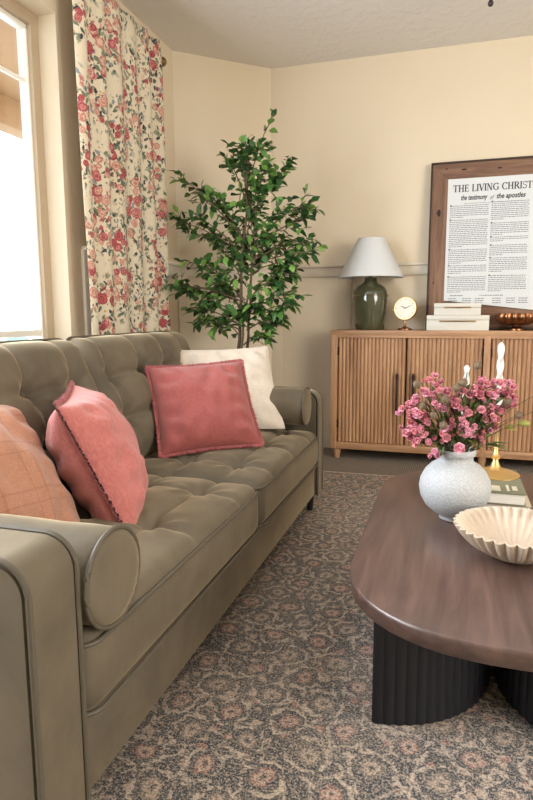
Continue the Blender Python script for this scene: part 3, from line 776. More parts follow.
doors = [(KX0+.047, -.279, 1), (-.275, .201, -1), (.245, .723, 1), (.727, KX1-.047, -1)]
for x0, x1, hs in doors:
    d = MB(); n_ = 18; wd = (x1-x0-.006)/n_; prof = [(x0+.003, 4.075)]
    for i in range(n_):
        for k in range(9):
            a = k/8; prof.append((x0+.003+wd*(i+a), 4.058-.010*math.sin(PI*a)**.7 if 0 < a < 1 else 4.060))
    prof.append((x1-.003, 4.075))
    vs = []; fs = []; z0, z1 = .122, .836
    for z in (z0, z1): vs += [(p[0], p[1], z) for p in prof]
    m = len(prof)
    for i in range(m): k = (i+1) % m; fs.append((i, k, m+k, m+i))
    fs.append(tuple(range(m))); fs.append(tuple(range(m, 2*m)))
    door = MB().add(vs, fs).build('door', 'oak', sb, smooth=50)
    hx = x1-.052 if hs == 1 else x0+.048
    hd = MB(); hd.tube([(hx, 4.022, .605), (hx, 4.022, .335)], .008, 10)
    for z in (.58, .36): hd.tube([(hx, 4.022, z), (hx, 4.055, z)], .005, 8)
    hd.lathe([(.009, 0), (.009, .02)], 12, (hx, 4.022, .575)); hd.lathe([(.009, 0), (.009, .02)], 12, (hx, 4.022, .345))
    hd.build('pull', 'dark_metal', door)
    hgx = x0+.002 if hs == 1 else x1-.002
    for z in (.72, .22): MB().box(hgx-.005, hgx+.005, 4.04, 4.052, z, z+.055).build('hinge', 'dark_metal', door)

# ------------------------------------------------------------------ table lamp
lx_, ly_ = -.540, 4.20
lp = thing('table_lamp', 'olive green glazed jar lamp with white cone shade on the sideboard', 'lamp', (lx_, ly_, KT))
k = KT+.001
MB().lathe([(.090, 0), (.098, .004), (.104, .05), (.114, .12), (.121, .19), (.122, .235), (.116, .262), (.096, .290), (.062, .310), (.044, .326), (.040, .352)], 48, (lx_, ly_, k)).build('lamp_base', 'glaze', lp, smooth=60)
MB().lathe([(.1215, .229), (.1232, .232), (.1215, .235)], 48, (lx_, ly_, k), closed=True).build('rim_line', 'old_brass', lp)
MB().lathe([(.012, .35), (.012, .42), (.018, .425), (.018, .46), (.004, .47), (.004, .62), (.0001, .63)], 16, (lx_, ly_, k)).build('socket', 'old_brass', lp)
shp = [(.220, .352), (.092, .612), (.0905, .612), (.2185, .352)]
MB().lathe(shp, 64, (lx_, ly_, k), closed=True).build('lamp_shade', 'shade', lp)
sp_ = MB()
for i in range(3):
    a = i*2*PI/3; sp_.tube([(lx_, ly_, k+.60), (lx_+.091*math.cos(a), ly_+.091*math.sin(a), k+.608)], .002, 6)
sp_.build('shade_spider', 'old_brass', lp)
# clock
cl = thing('desk_clock', 'small round brass desk clock with a white face on the sideboard', 'clock', (-.300, 4.16, KT))
cx0, cy0, cz0 = -.297, 4.155, 1.030
F = Matrix.Translation((cx0, cy0, cz0))@Matrix.Rotation(-.25, 4, 'Z')@Matrix.Rotation(-PI/2-.12, 4, 'X')@Matrix.Rotation(PI, 4, 'X')
def face(mb): return xform(mb, F)
face(MB().lathe([(.0001, -.02), (.074, -.02), (.078, -.012), (.078, .012), (.075, .016), (.071, .016), (.071, .010)], 48)).build('case', 'brass', cl)
face(MB().lathe([(.0001, .0095), (.0712, .0095), (.0712, .0115), (.0001, .0115)], 40)).build('dial', 'clock_face', cl)
hm = MB()
for a, ln_, wd in ((math.radians(150), .034, .003), (math.radians(25), .050, .0022)):
    c, s_ = math.cos(a), math.sin(a)
    hm.add([(-s_*wd, c*wd, .0135), (s_*wd, -c*wd, .0135), (s_*wd*.5+c*ln_, -c*wd*.5+s_*ln_, .0135), (-s_*wd*.5+c*ln_, c*wd*.5+s_*ln_, .0135)], [(0, 1, 2, 3)])
face(hm).build('hands', 'ink', cl, smooth=0)
tk = MB()
for i in range(12):
    a = i*PI/6; c, s_ = math.cos(a), math.sin(a)
    tk = MB(); tk.add([(c*.056-s_*.0012, s_*.056+c*.0012, .0125), (c*.056+s_*.0012, s_*.056-c*.0012, .0125), (c*.064+s_*.0012, s_*.064-c*.0012, .0125), (c*.064-s_*.0012, s_*.064+c*.0012, .0125)], [(0, 1, 2, 3)]); face(tk).build('hour_mark', 'faint_ink', cl, smooth=0)
MB().lathe([(.046, .0), (.046, .008), (.030, .014), (.014, .020), (.008, .03), (.008, .072)], 32, (cx0-.003, cy0+.002, KT+.001)).build('stand', 'copper', cl)
MB().lathe([(.004, 0), (.010, .004), (.010, .012), (.0001, .016)], 12, (0, 0, 0)).v
kb = MB().ico((cx0-.082, cy0+.015, cz0-.012), .009, 2); kb.build('winding_knob', 'brass', cl)
# white boxes
for (x0, x1, y0, y1, z0, z1, lab) in ((-.156, .228, 4.052, 4.20, KT+.001, .985, 'long white box with brass slot pull, bottom of the pair on the sideboard'),
                                      (-.112, .176, 4.062, 4.19, .986, 1.062, 'shorter white box with brass slot pull, top of the pair on the sideboard')):
    bx_ = thing('storage_box', lab, 'box', ((x0+x1)/2, (y0+y1)/2, z0), 'white boxes on the sideboard')
    zl = z1-.030
    MB().box(x0+.001, x1-.001, y0+.001, y1-.001, z0, zl-.001, .002).build('box_body', 'white_paint', bx_)
    MB().box(x0, x1, y0, y1, zl, z1, .003).build('lid', 'white_paint', bx_)
    xm = (x0+x1)/2; w_ = (x1-x0)*.29
    MB().box(xm-w_, xm+w_, y0-.006, y0+.001, (z0+z1)/2+.006, (z0+z1)/2+.015, .002).build('handle', 'old_brass', bx_)
# lotus bowl
lb = thing('lotus_bowl', 'copper lotus-shaped pedestal bowl at the right end of the sideboard top', 'bowl', (.398, 4.19, KT))
def fl(n_, am):
    def g_(a, j, r, z): return (r*(1+am*abs(math.cos(a*n_/2))), z)
    return g_
MB().lathe([(.050, 0), (.050, .010), (.034, .016), (.022, .026), (.024, .034)], 48, (.398, 4.16, KT+.001)).build('foot', 'copper', lb)
MB().lathe([(.024, .033), (.062, .036), (.090, .050), (.105, .072), (.108, .092), (.102, .108), (.096, .106), (.095, .09), (.078, .060), (.045, .048), (.0001, .042)], 96, (.398, 4.16, KT+.001), fr=fl(14, .16)).build('bowl', 'copper', lb, smooth=60)

# ------------------------------------------------------------------ framed print (leans on the wall)
FRm = thing('framed_print', 'large printed text poster in a rustic brown wood frame leaning on the wall', 'framed print', (0, 0, 0))
FW, FH, th_ = .79, 1.078, .030
def fb(u0, u1, v0, v1, w0, w1, bev=.002): return MB().box(u0, u1, -w1, -w0, v0, v1, bev)
# local: x right, y toward room = -y, z up. w = distance toward the room from the back
BD = .105
def mitre(pts, w0, w1):
    mb = MB(); vs = [(p[0], -w, p[1]) for w in (w0, w1) for p in pts]
    return mb.add(vs, [(0, 1, 2, 3), (4, 5, 6, 7), (0, 1, 5, 4), (1, 2, 6, 5), (2, 3, 7, 6), (3, 0, 4, 7)])
g = .0015
fr1 = mitre([(0+g, g), (BD, BD+.02), (BD, FH-BD), (g, FH-g)], .012, th_).build('frame_stile', 'rustic_v', FRm, smooth=0)
mitre([(FW-g, g), (FW-BD, BD+.02), (FW-BD, FH-BD), (FW-g, FH-g)], .012, th_).build('frame_stile', 'rustic_v', FRm, smooth=0)
mitre([(g, FH), (BD, FH-BD+g), (FW-BD, FH-BD+g), (FW-g, FH)], .012, th_).build('frame_rail', 'rustic_h', FRm, smooth=0)
mitre([(g, 0), (BD, BD+.02-g), (FW-BD, BD+.02-g), (FW-g, 0)], .012, th_).build('frame_rail', 'rustic_h', FRm, smooth=0)
ed_ = MB()
for a in ((-.010, 0, -.010, FH+.01), (FW, FW+.010, -.010, FH+.01), (0, FW, FH, FH+.01), (0, FW, -.010, 0)): ed_.box(a[0], a[1], -.042, 0, a[2], a[3], .001)
ed_.build('frame_edge', 'rustic_edge', FRm)
kn = MB()
for (u, v_, a, b_) in ((.050, .76, .011, .024), (.040, .76, .006, .008), (.030, .30, .005, .007), (.062, .14, .006, .010), (.20, 1.035, .018, .006), (.09, 1.045, .008, .004), (.42, 1.03, .014, .005)):
    vs = [(u, -th_-.0008, v_)]+[(u+a*math.cos(i*PI/8)*(1+.15*math.sin(i*2.3)), -th_-.0008, v_+b_*math.sin(i*PI/8)) for i in range(16)]
    MB().add(vs, [(0, 1+i, 1+(i+1) % 16) for i in range(16)]).build('wood_knot', 'knot', FRm, smooth=0)
# backing + paper (bottom edge of the sheet hangs a little askew)
MB().box(.05, FW-.05, -.016, -.006, .05, FH-.05).build('backing_board', 'rustic_h', FRm, smooth=0)
PL, PR = BD-.003, FW-BD+.003
PT = FH-BD+.003; pw = .0325
pp = MB().add([(PL, -pw, .180), (PR, -pw, .112), (PR, -pw, PT), (PL, -pw, PT), (PL, -pw+.002, .180), (PR, -pw+.002, .112), (PR, -pw+.002, PT), (PL, -pw+.002, PT)],
              [(0, 1, 2, 3), (4, 5, 6, 7), (0, 1, 5, 4), (1, 2, 6, 5), (2, 3, 7, 6), (3, 0, 4, 7)])
pp.build('poster_sheet', 'poster_paper', FRm, smooth=0)
# heading letters drawn as serif strokes; glyph box height 1
def stroke(mb, x0, y0, x1, y1, w_, S, ox, oy):
    d = Vector((x1-x0, y1-y0)); n_ = Vector((-d.y, d.x)).normalized()*w_/2
    q = [(x0+n_.x, y0+n_.y), (x0-n_.x, y0-n_.y), (x1-n_.x, y1-n_.y), (x1+n_.x, y1+n_.y)]
    mb.add([(ox+a*S[0], -pw-.0012, oy+b_*S[1]) for a, b_ in q], [(0, 1, 2, 3)])
def arcp(mb, cx, cy, rx, ry, a0, a1, wf_, S, ox, oy, n_=14):
    for i in range(n_):
        t0, t1 = math.radians(a0+(a1-a0)*i/n_), math.radians(a0+(a1-a0)*(i+1.08)/n_)
        am = (t0+t1)/2; w_ = wf_(am)
        stroke(mb, cx+rx*math.cos(t0), cy+ry*math.sin(t0), cx+rx*math.cos(t1), cy+ry*math.sin(t1), w_, S, ox, oy)
TK, TN = .17, .075
def glyph(mb, ch, ox, oy, S):
    st = lambda *a: stroke(mb, *a, S, ox, oy)
    ser = lambda x, y, w_=.30: st(x-w_/2, y, x+w_/2, y, TN)
    wf_ = lambda a: TN+(TK-TN)*abs(math.cos(a))
    if ch == 'T': st(.36, 0, .36, 1, TK); st(.02, .97, .70, .97, TN); st(.03, .99, .03, .78, TN); st(.69, .99, .69, .78, TN); ser(.36, .02); return .78
    if ch == 'H': st(.16, 0, .16, 1, TK); st(.66, 0, .66, 1, TK); st(.16, .52, .66, .52, TN); [ser(x, y) for x in (.16, .66) for y in (.02, .98)]; return .88
    if ch == 'E': st(.16, 0, .16, 1, TK); st(.02, .02, .62, .02, TN); st(.02, .98, .58, .98, TN); st(.16, .52, .48, .52, TN); st(.60, 0, .60, .24, TN); st(.57, 1, .57, .78, TN); st(.48, .42, .48, .62, TN); return .72
    if ch == 'L': st(.16, 0, .16, 1, TK); st(.02, .02, .60, .02, TN); st(.59, 0, .59, .26, TN); ser(.16, .98); return .68
    if ch == 'I': st(.16, 0, .16, 1, TK); ser(.16, .02); ser(.16, .98); return .36
    if ch == 'V': st(.08, 1, .38, 0, TK); st(.66, 1, .38, 0, TN); ser(.08, .98); ser(.66, .98); return .76
    if ch == 'N': st(.14, 0, .14, 1, TN); st(.14, 1, .68, 0, TK); st(.68, 0, .68, 1, TN); ser(.14, .02); ser(.10, .98, .24); ser(.68, .98); return .88
    if ch in 'CG':
        arcp(mb, .44, .5, .36, .48, 42, 318, wf_, S, ox, oy); st(.72, .98, .72, .74, TN)
        if ch == 'G': st(.72, .06, .72, .44, TK); ser(.70, .44, .28); return .92
        return .82
    if ch == 'R': st(.16, 0, .16, 1, TK); arcp(mb, .34, .74, .24, .24, -90, 90, wf_, S, ox, oy, 8); st(.16, .98, .36, .98, TN); st(.16, .5, .36, .5, TN); st(.38, .5, .72, .02, TK); ser(.16, .02); ser(.08, .98, .2); ser(.74, .02, .18); return .82
    if ch == 'S':
        arcp(mb, .32, .74, .22, .23, 30, 270, lambda a: .08, S, ox, oy, 10); arcp(mb, .32, .26, .24, .25, 90, -150, lambda a: .10, S, ox, oy, 10)
        st(.54, .98, .54, .76, TN); st(.08, .02, .08, .24, TN); return .66
    return .38
hd_ = MB(); ox = 0; tmp = MB(); tx = 'THE LIVING CHRIST'
for ch in tx: ox += glyph(tmp, ch, ox, 0, (1, 1)) if ch != ' ' else .36
totw = ox; sw = .486/totw; ox = .136
for wd_ in tx.split(' '):
    hd_ = MB()
    for ch in wd_: ox += glyph(hd_, ch, ox, .890, (sw, .044))*sw
    hd_.build('heading_word', 'ink', FRm, smooth=0); ox += .36*sw
def textobj(body, u, v_, size, mat, width=None, shear=0, offs=0, name='subtitle_text', xs=1):
    cu = bpy.data.curves.new(name, 'FONT'); cu.body = body; cu.size = size; cu.shear = shear; cu.offset = offs; cu.resolution_u = 3
    o = bpy.data.objects.new(name, cu); COL.objects.link(o); bpy.context.view_layer.update()
    me = bpy.data.meshes.new_from_object(o.evaluated_get(bpy.context.evaluated_depsgraph_get())); bpy.data.objects.remove(o)
    xs_ = [v.co.x for v in me.vertices]; s_ = width/(max(xs_)-min(xs_)) if width else 1
    for v in me.vertices: v.co = Vector((u+(v.co.x-min(xs_))*s_, -pw-.0014, v_+v.co.y))
    me.materials.clear(); me.materials.append(M[mat]); o2 = bpy.data.objects.new(name, me); COL.objects.link(o2); o2.parent = FRm
    return o2
textobj('the testimony', .187, .836, .046, 'ink', .165, .25, .0010)
textobj('of', .366, .831, .042, 'ink', .028, .3, -.0004)
textobj('the apostles', .408, .836, .046, 'ink', .175, .25, .0010)
bt_ = MB(); rnd = random.Random(9)
def word_row(u0, u1, v_, hgt=.0042, ragged=False):
    u = u0
    while u < u1-.004:
        w_ = min(rnd.uniform(.006, .022), u1-u); bt_.add([(u, -pw-.0012, v_), (u+w_, -pw-.0012, v_), (u+w_, -pw-.0012, v_+hgt*rnd.uniform(.7, 1)), (u, -pw-.0012, v_+hgt)], [(0, 1, 2, 3)])
        u += w_+.0035
word_row(.21, .57, .812, .003)
vz = lambda y: PT-(y-140)*.00143
C1 = (PL+.018, .362); C2 = (.378, .362+.378-PL-.018-.012)
for (cu0, cu1), paras in ((C1, ((265, 318), (330, 455), (465, 528), (538, 578), (590, 660))), (C2, ((255, 340), (350, 403), (413, 436), (450, 495), (507, 575), (587, 656)))):
    for a, b_ in paras:
        y = a; first = True
        while y <= b_:
            v_ = vz(y); word_row(cu0+(.014 if first else 0), cu1 if y+8.6 <= b_ else cu0+(cu1-cu0)*.35, v_)
            if first: bt_.add([(cu0, -pw-.0013, v_-.001), (cu0+.011, -pw-.0013, v_-.001), (cu0+.011, -pw-.0013, v_+.010), (cu0, -pw-.0013, v_+.010)], [(0, 1, 2, 3)])
            first = False; y += 8.6
word_row(C1[0]+.02, C1[0]+.11, vz(676), .005); word_row(C2[0]-.05, C2[0]+.10, vz(676), .005)
for cu in (C1[0]+.01, C1[0]+.10, C1[0]+.18, C2[0]+.03, C2[0]+.115, C2[0]+.19):
    for y in (690, 700, 710): word_row(cu, cu+.055, vz(y), .005)
bt_.build('body_text', 'faint_ink', FRm, smooth=0)
lean = math.atan2(.085, 1.118)
FRm.matrix_world = Matrix.Translation((-.158, 4.272, KT+.013))@Matrix.Rotation(-lean, 4, 'X')
rg_ = thing('small_ring', 'small dark metal ring at the lower edge of the framed print', 'ring', (.205, 4.225, 1.035))
bpy.data.objects.remove(rg_)
rk = MB().tube([(.322+.012*math.cos(i*PI/8), -pw-.004, .140+.010*math.sin(i*PI/8)) for i in range(16)], .003, 6, True).build('metal_ring', 'dark_metal', None)
rk.parent = FRm

# ------------------------------------------------------------------ coffee table
TX, TY, TZ = .143, 1.677, .42
ct = thing('coffee_table', 'oval walnut coffee table on black fluted half-round pedestals', 'coffee table', (TX, TY, .012))
def stadium(rx, ly, n_=28, e=2.45):
    pts = []
    hy = ly/2-rx
    for q, (sy, a0) in enumerate(((1, 0), (-1, 180))):
        for i in range(n_+1):
            a = math.radians(a0+180*i/n_); c, s_ = math.cos(a), math.sin(a)
            pts.append((TX+rx*math.copysign(abs(c)**(2/e), c), TY+sy*hy+rx*math.copysign(abs(s_)**(2/e), s_)*1.0))
    return pts
mb = MB(); lay = ((.341, TZ-.041), (.348, TZ-.036), (.351, TZ-.009), (.349, TZ-.002), (.346, TZ))
rings = []
for rx, z in lay:
    st_ = stadium(rx, 1.256-(.351-rx)*2); rings.append(len(mb.v)); mb.v += [(p[0], p[1], z) for p in st_]
m = len(st_)
for j in range(len(lay)-1):
    for i in range(m): k_ = (i+1) % m; mb.f.append((rings[j]+i, rings[j]+k_, rings[j+1]+k_, rings[j+1]+i))
mb.f.append(tuple(rings[0]+i for i in range(m))); mb.f.append(tuple(rings[-1]+i for i in range(m)))
mb.build('tabletop', 'walnut', ct, smooth=50)
for sg in (1, -1):
    ped = MB(); pr = []; n_ = 34
    fxp = TX-sg*.293
    for i in range(n_*6+1):
        a = -PI/2+PI*i/(n_*6); rip = .004*abs(math.sin(PI*i/6))
        pr.append((fxp+sg*(.285+rip)*math.cos(a), 1.655+(.303+rip)*math.sin(a)))
    ped.prism(pr, 'z', .0125, TZ-.041); ped.build('pedestal', 'black_wood', ct, smooth=40)
# ------------------------------------------------------------------ books
def book(lab, x0, x1, y0, y1, z0, z1, cov, rot=0):
    o = thing('book', lab, 'book', ((x0+x1)/2, (y0+y1)/2, z0), 'books stacked on the coffee table')
    MB().box(x0, x1, y0, y1, z0, z0+.003, .0008).box(x0, x1, y0, y1, z1-.003, z1, .0008).box(x0, x0+.003, y0, y1, z0, z1, .0008).build('cover', cov, o)
    MB().box(x0+.003, x1-.004, y0+.004, y1-.004, z0+.003, z1-.003).build('pages', 'pages', o, smooth=0)
    o.rotation_euler.z = rot
    return o
book('beige hardcover book, lower of the two on the coffee table', -.015, .238, 1.79, 2.075, TZ+.001, .454, 'book_cover_beige')
bk = book('sage green hardcover book with pale lettering, upper of the two under the brass candlestick', -.005, .222, 1.782, 2.065, .455, .490, 'book_cover_sage')
lb2 = MB()
for (x0, x1, y0, y1) in ((.10, .155, 1.80, 1.855), (.172, .180, 1.805, 1.87), (.188, .202, 1.815, 1.86), (.03, .08, 1.82, 1.83)): lb2.box(x0, x1, y0, y1, .4898, .4903)
lb2.build('cover_lettering', 'book_label', bk, smooth=0)
# ------------------------------------------------------------------ candlesticks
def candlestick(x, y, z, hgt, rb, lab, lab2, chg):
    o = thing('candlestick', lab, 'candlestick', (x, y, z), 'brass candlesticks on the coffee table')
    MB().lathe([(rb, 0), (rb, .003), (rb*.8, .010), (rb*.45, .017), (rb*.22, .026), (rb*.14, .040), (.008, .052)], 48, (x, y, z)).build('base', 'brass', o, smooth=60)
    MB().lathe([(.008, .050), (.017, .054), (.018, .060), (.010, .065), (.0065, .072), (.006, hgt-.05), (.009, hgt-.045), (.006, hgt-.04), (.007, hgt-.03)], 24, (x, y, z)).build('stem', 'brass', o, smooth=60)
    MB().lathe([(.007, hgt-.032), (.016, hgt-.022), (.017, hgt), (.012, hgt), (.012, hgt-.015), (.0001, hgt-.016)], 24, (x, y, z)).build('candle_cup', 'brass', o, smooth=60)
    c = thing('taper_candle', lab2, 'candle', (x, y, z+hgt-.015), 'twisted candles')
    n_ = 40; prof = []
    for i in range(n_+1):
        q = i/n_; r_ = .0105-.002*q
        if q > .94: r_ *= max(.25, 1-((q-.94)/.06)**2*.75)
        prof.append((r_, .001+chg*q))
    def tw_(a, j, r, z_): return (r*(1+.24*math.cos(2*(a-z_*62))), z_)
    MB().lathe(prof, 28, (x, y, z+hgt-.015), fr=tw_).build('wax_body', 'wax', c, smooth=80)
    MB().tube([(x, y, z+hgt-.015+chg), (x+.001, y, z+hgt+chg-.006)], .001, 6).build('wick', 'ink', c)
candlestick(.150, 1.985, .4905, .212, .074, 'brass candlestick standing on the sage green book', 'white twisted taper candle, the taller one right of the bouquet', .222)
candlestick(.056, 2.155, TZ+.0005, .212, .060, 'brass candlestick hidden behind the white vase', 'white twisted taper candle rising behind the bouquet', .205)
# ------------------------------------------------------------------ fluted bowl
BX, BY = .168, 1.488
fbw = thing('fluted_bowl', 'cream scalloped fluted bowl at the near end of the coffee table', 'bowl', (BX, BY, TZ))
outer = [(.0001, 0), (.045, 0), (.060, .004), (.085, .017), (.112, .036), (.130, .057), (.141, .076)]
inner = [(.137, .0775), (.124, .058), (.104, .041), (.078, .024), (.050, .013), (.0001, .011)]
def flb(a, j, r, z):
    w_ = min(1, r/.12)**1.5; c = math.cos(a*34); return (r*(1+.042*w_*(2*abs(math.sin(a*17))-1)), z+(.0012*c if z > .07 else 0))
MB().lathe(outer+inner, 384, (BX, BY, TZ+.0008), fr=flb).build('bowl_body', 'bowl_marble', fbw, smooth=75)
# ------------------------------------------------------------------ vase + bouquet
VX, VY = .026, 1.725
vz_ = thing('round_vase', 'round white textured ceramic vase full of pink flowers', 'vase', (VX, VY, TZ))
MB().lathe([(.036, 0), (.040, .003), (.039, .010), (.055, .020), (.080, .042), (.094, .068), (.098, .092), (.095, .116), (.083, .140), (.066, .158), (.053, .165), (.0475, .170), (.0465, .183), (.0515, .186), (.0535, .192), (.0535, .200), (.051, .204), (.045, .200), (.043, .17), (.075, .14), (.085, .09), (.04, .02), (.0001, .015)], 64, (VX, VY, TZ+.0008)).build('vase_body', 'vase', vz_, smooth=70)

rt = Vector((math.cos(YAW), math.sin(YAW), 0)); dp = Vector((-math.sin(YAW), math.cos(YAW), 0))
MOUTH = Vector((VX, VY, TZ+.200))
rnd = random.Random(21)
def bpos(px, py, dd_):      # bouquet-local metres: right, up, depth
    return MOUTH+rt*((px-454)*.00285)+dp*dd_+Vector((0, 0, (453-py)*.00285+dd_*.16))
def rose_mesh():
    mb = MB()
    mb.ico((0, 0, .004), .0042, 1, (1, 1, 1.1))
    for ring, (n_, r_, z_, tip, sz) in enumerate(((3, .003, .002, .0055, .008), (5, .005, .0, .0085, .010), (6, .007, -.002, .0125, .011))):
        for i in range(n_):
            a = 2*PI*i/n_+ring*.7; c, s_ = math.cos(a), math.sin(a); T2 = Vector((-s_, c, 0)); R2 = Vector((c, s_, 0))
            vs = []
            for kz, (rad, hz, wd) in enumerate(((r_*.4, z_-.003, .35), (r_, z_+.003, .9), (tip*.85, z_+.008-ring*.0012, 1), (tip, z_+.0105-ring*.0022, .6))):
                for kx in (-1, -.4, .4, 1):
                    p = R2*(rad*(1-.18*kx*kx))+T2*(kx*wd*sz*.62)+Vector((0, 0, hz-.0012*kx*kx)); vs.append(p)
            mb.add(vs, [(q*4+j, q*4+j+1, q*4+j+5, q*4+j+4) for q in range(3) for j in range(3)])
    mb.ico((0, 0, -.0035), .0042, 1, (1, 1, 1.2))
    return mb
base_rose = rose_mesh()
def put_rose(p, size, parent, out):
    q = out.to_track_quat('Z', 'Y').to_matrix().to_4x4()@Matrix.Rotation(rnd.random()*6.28, 4, 'Z')@Matrix.Scale(size, 4)
    mb = MB(); mb.v = list(base_rose.v); mb.f = list(base_rose.f); xform(mb, Matrix.Translation(p)@q); return mb.build('blossom', 'petal', parent, smooth=180)
sprays = [([(397, 408), (409, 410), (410, 398), (406, 422), (404, 415)], 'pink spray rose stem leaning out at the far left of the bouquet'),
          ([(403, 434), (414, 427), (411, 438), (423, 440), (428, 448), (417, 432), (409, 429)], 'pink spray rose stem drooping lowest at the left of the bouquet'),
          ([(422, 380), (430, 387), (425, 400), (419, 418), (415, 390)], 'pink spray rose stem at the upper left of the bouquet'),
          ([(438, 434), (449, 442), (457, 427), (453, 418), (436, 424)], 'pink spray rose stem low at the front over the vase mouth'),
          ([(445, 423), (445, 415), (444, 404), (440, 394), (436, 408), (450, 407)], 'pink spray rose stem left of the bouquet centre'),
          ([(454, 392), (464, 388), (464, 400), (458, 410), (460, 395), (470, 396)], 'pink spray rose stem at the top centre of the bouquet below the rear candle'),
          ([(480, 388), (488, 384), (476, 384), (482, 395), (472, 390)], 'pink spray rose stem highest on the right side of the bouquet'),
          ([(481, 406), (490, 411), (482, 415), (470, 407), (476, 418)], 'coral pink spray rose stem right of the bouquet centre'),
          ([(489, 426), (480, 426), (474, 438), (466, 430)], 'coral pink spray rose stem low on the right of the bouquet'),
          ([(508, 392), (509, 403), (500, 398), (503, 408)], 'coral pink spray rose stem reaching right beside the tall candle')]
def stemcurve(p, k=5, r_=.0012, mb=None):
    a = MOUTH+Vector((rnd.uniform(-.025, .025), rnd.uniform(-.025, .025), -.05)); c = MOUTH+(p-MOUTH)*.35+Vector((0, 0, .03))
    pts = [a]+[((1-t1)**2*a+2*t1*(1-t1)*c+t1*t1*p) for t1 in (.25, .5, .75, 1)]
    mb.tube([tuple(q) for q in pts], r_, 5); return pts
for pts, lab in sprays:
    c = sum((bpos(a, b_, 0) for a, b_ in pts), Vector())/len(pts)
    o = thing('spray_rose_stem', lab, 'flower', MOUTH-Vector((0, 0, .05)), 'pink spray roses in the white vase')
    stm = MB(); fol = MB(); dd0 = rnd.uniform(-.035, .02)
    cxm = sum(q[0] for q in pts)/len(pts); cym = sum(q[1] for q in pts)/len(pts)
    pts = pts+[(cxm+rnd.uniform(-10, 10), cym+rnd.uniform(-9, 9)) for _ in range(3)]
    for a, b_ in pts:
        fr_ = max(0, 1-abs(a-451)/60); d_ = dd0-.035*fr_+rnd.uniform(-.02, .015); p = bpos(a, b_, d_)
        pc = stemcurve(p, mb=stm)
        out = ((p-MOUTH).normalized()*.6-dp*.9+Vector((rnd.uniform(-.3, .3), rnd.uniform(-.3, .3), rnd.uniform(-.1, .4)))).normalized()
        put_rose(p, rnd.uniform(.72, 1.05)*(1.0 if (a, b_) != (449, 442) else 1.25), o, out)
        for s_ in range(3):
            q = p+Vector((rnd.uniform(-1, 1), rnd.uniform(-.3, 1.6), rnd.uniform(-1, .9)))*.016
            put_rose(q, rnd.uniform(.5, .8), o, (out+Vector((rnd.uniform(-.6, .6), rnd.uniform(-.6, .6), rnd.uniform(-.4, .5)))).normalized())
            stm.tube([tuple(pc[3]), tuple(q)], .0008, 4)
        for s_ in range(8):
            b0 = pc[rnd.choice((2, 3, 3))]; leaf(fol, b0+Vector((rnd.uniform(-1, 1), rnd.uniform(-1, 1), rnd.uniform(-1, 1)))*.012, (p-MOUTH)+Vector((rnd.uniform(-1, 1), rnd.uniform(-1, 1), rnd.uniform(-1, 1)))*.07, rnd.uniform(.016, .032), rnd.uniform(.003, .006))
    stm.build('stems', 'stem_green', o); fol.build('leaves', 'bouquet_leaf', o, smooth=180)
thist = [((407, 381), 'leaning out upper left beside the door pull'), ((452, 381), 'near the top centre left of the rear candle'), ((463, 364), 'standing highest above the bouquet'),
         ((425, 412), 'on the left side among pink blossoms'), ((433, 420), 'lower left of the bouquet centre'), ((417, 404), 'left of the bouquet below the topmost left rose'),
         ((496, 401), 'at the right in front of the tall candle'), ((505, 412), 'lowest on the right by the pod'), ((530, 391), 'farthest right, upper of two'), ((529, 408), 'farthest right, lower of two'),
         ((446, 386), 'upper left of the bouquet centre'), ((433, 395), 'upper left between pink blossoms')]
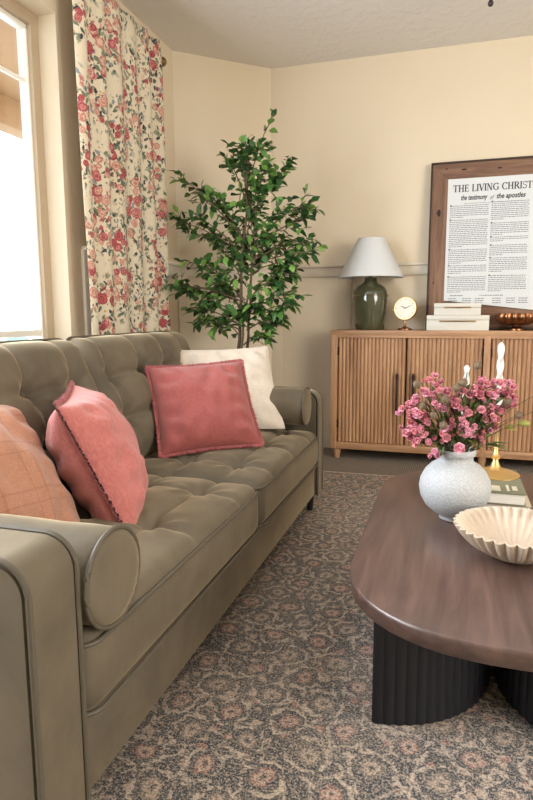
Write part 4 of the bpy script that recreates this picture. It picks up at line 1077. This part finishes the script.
for (a, b_), lab in thist:
    o = thing('dried_thistle_stem', 'brown dried thistle ball '+lab, 'flower', MOUTH-Vector((0, 0, .05)), 'brown thistle balls in the white vase')
    stm = MB(); p = bpos(a, b_, rnd.uniform(-.03, .01)-.045); stemcurve(p, r_=.0011, mb=stm); stm.build('stem', 'bark', o)
    hd2 = MB(); hd2.ico(tuple(p), .0105, 2)
    for i in range(90):
        z_ = 1-2*(i+.5)/90; a2 = i*2.39996; r_ = math.sqrt(1-z_*z_); d_ = Vector((r_*math.cos(a2), r_*math.sin(a2), z_))
        s_ = d_.cross(Vector((.3, .2, .9))).normalized()*.0014
        q = p+d_*.0095; hd2.add([q-s_, q+s_, p+d_*.0150], [(0, 1, 2)])
    hd2.build('seed_head', 'thistle', o, smooth=0)
for (a, b_), lab, kind_ in (((513, 422), 'yellow-green pod on a stem at the lower right of the bouquet', 0), ((459, 374), 'upright green leaf sprig left of the rear candle', 1), ((434, 441), 'broad green leaf sprig over the left rim of the vase', 1), ((489, 444), 'long narrow green leaf sprig reaching right over the vase rim', 2)):
    o = thing('leafy_stem', lab, 'foliage', MOUTH-Vector((0, 0, .05)), 'greenery in the white vase')
    stm = MB(); p = bpos(a, b_, -.04 if kind_ != 1 else -.02); pc = stemcurve(p, r_=.0014, mb=stm); stm.build('stem', 'stem_green', o)
    if kind_ == 0: MB().ico(tuple(p), .013, 2, (1.3, 1, .7)).build('pod', 'pod', o)
    fm_ = MB()
    for i in range(5 if kind_ else 3):
        d_ = (p-MOUTH).normalized()+Vector((rnd.uniform(-1, 1), rnd.uniform(-1, 1), rnd.uniform(-.5, .5)))*(.35 if kind_ == 2 else .6)
        leaf(fm_, pc[3 if i else 2], d_, rnd.uniform(.035, .055) if kind_ != 2 else .07, .007 if kind_ != 2 else .005)
    fm_.build('leaves', 'bouquet_leaf' if kind_ else 'pod', o, smooth=180)
# pendant fixture whose tip hangs at the top edge
pf = thing('ceiling_light', 'dark bronze ceiling light whose bottom tip shows at the top edge', 'ceiling light', (.125, 3.36, H))
MB().lathe([(.0001, 2.493), (.010, 2.497), (.014, 2.510), (.009, 2.520), (.006, 2.53), (.006, 2.70), (.055, 2.705), (.06, 2.7245)], 24, (.125, 3.385, 0)).build('stem_and_finial', 'dark_metal', pf)
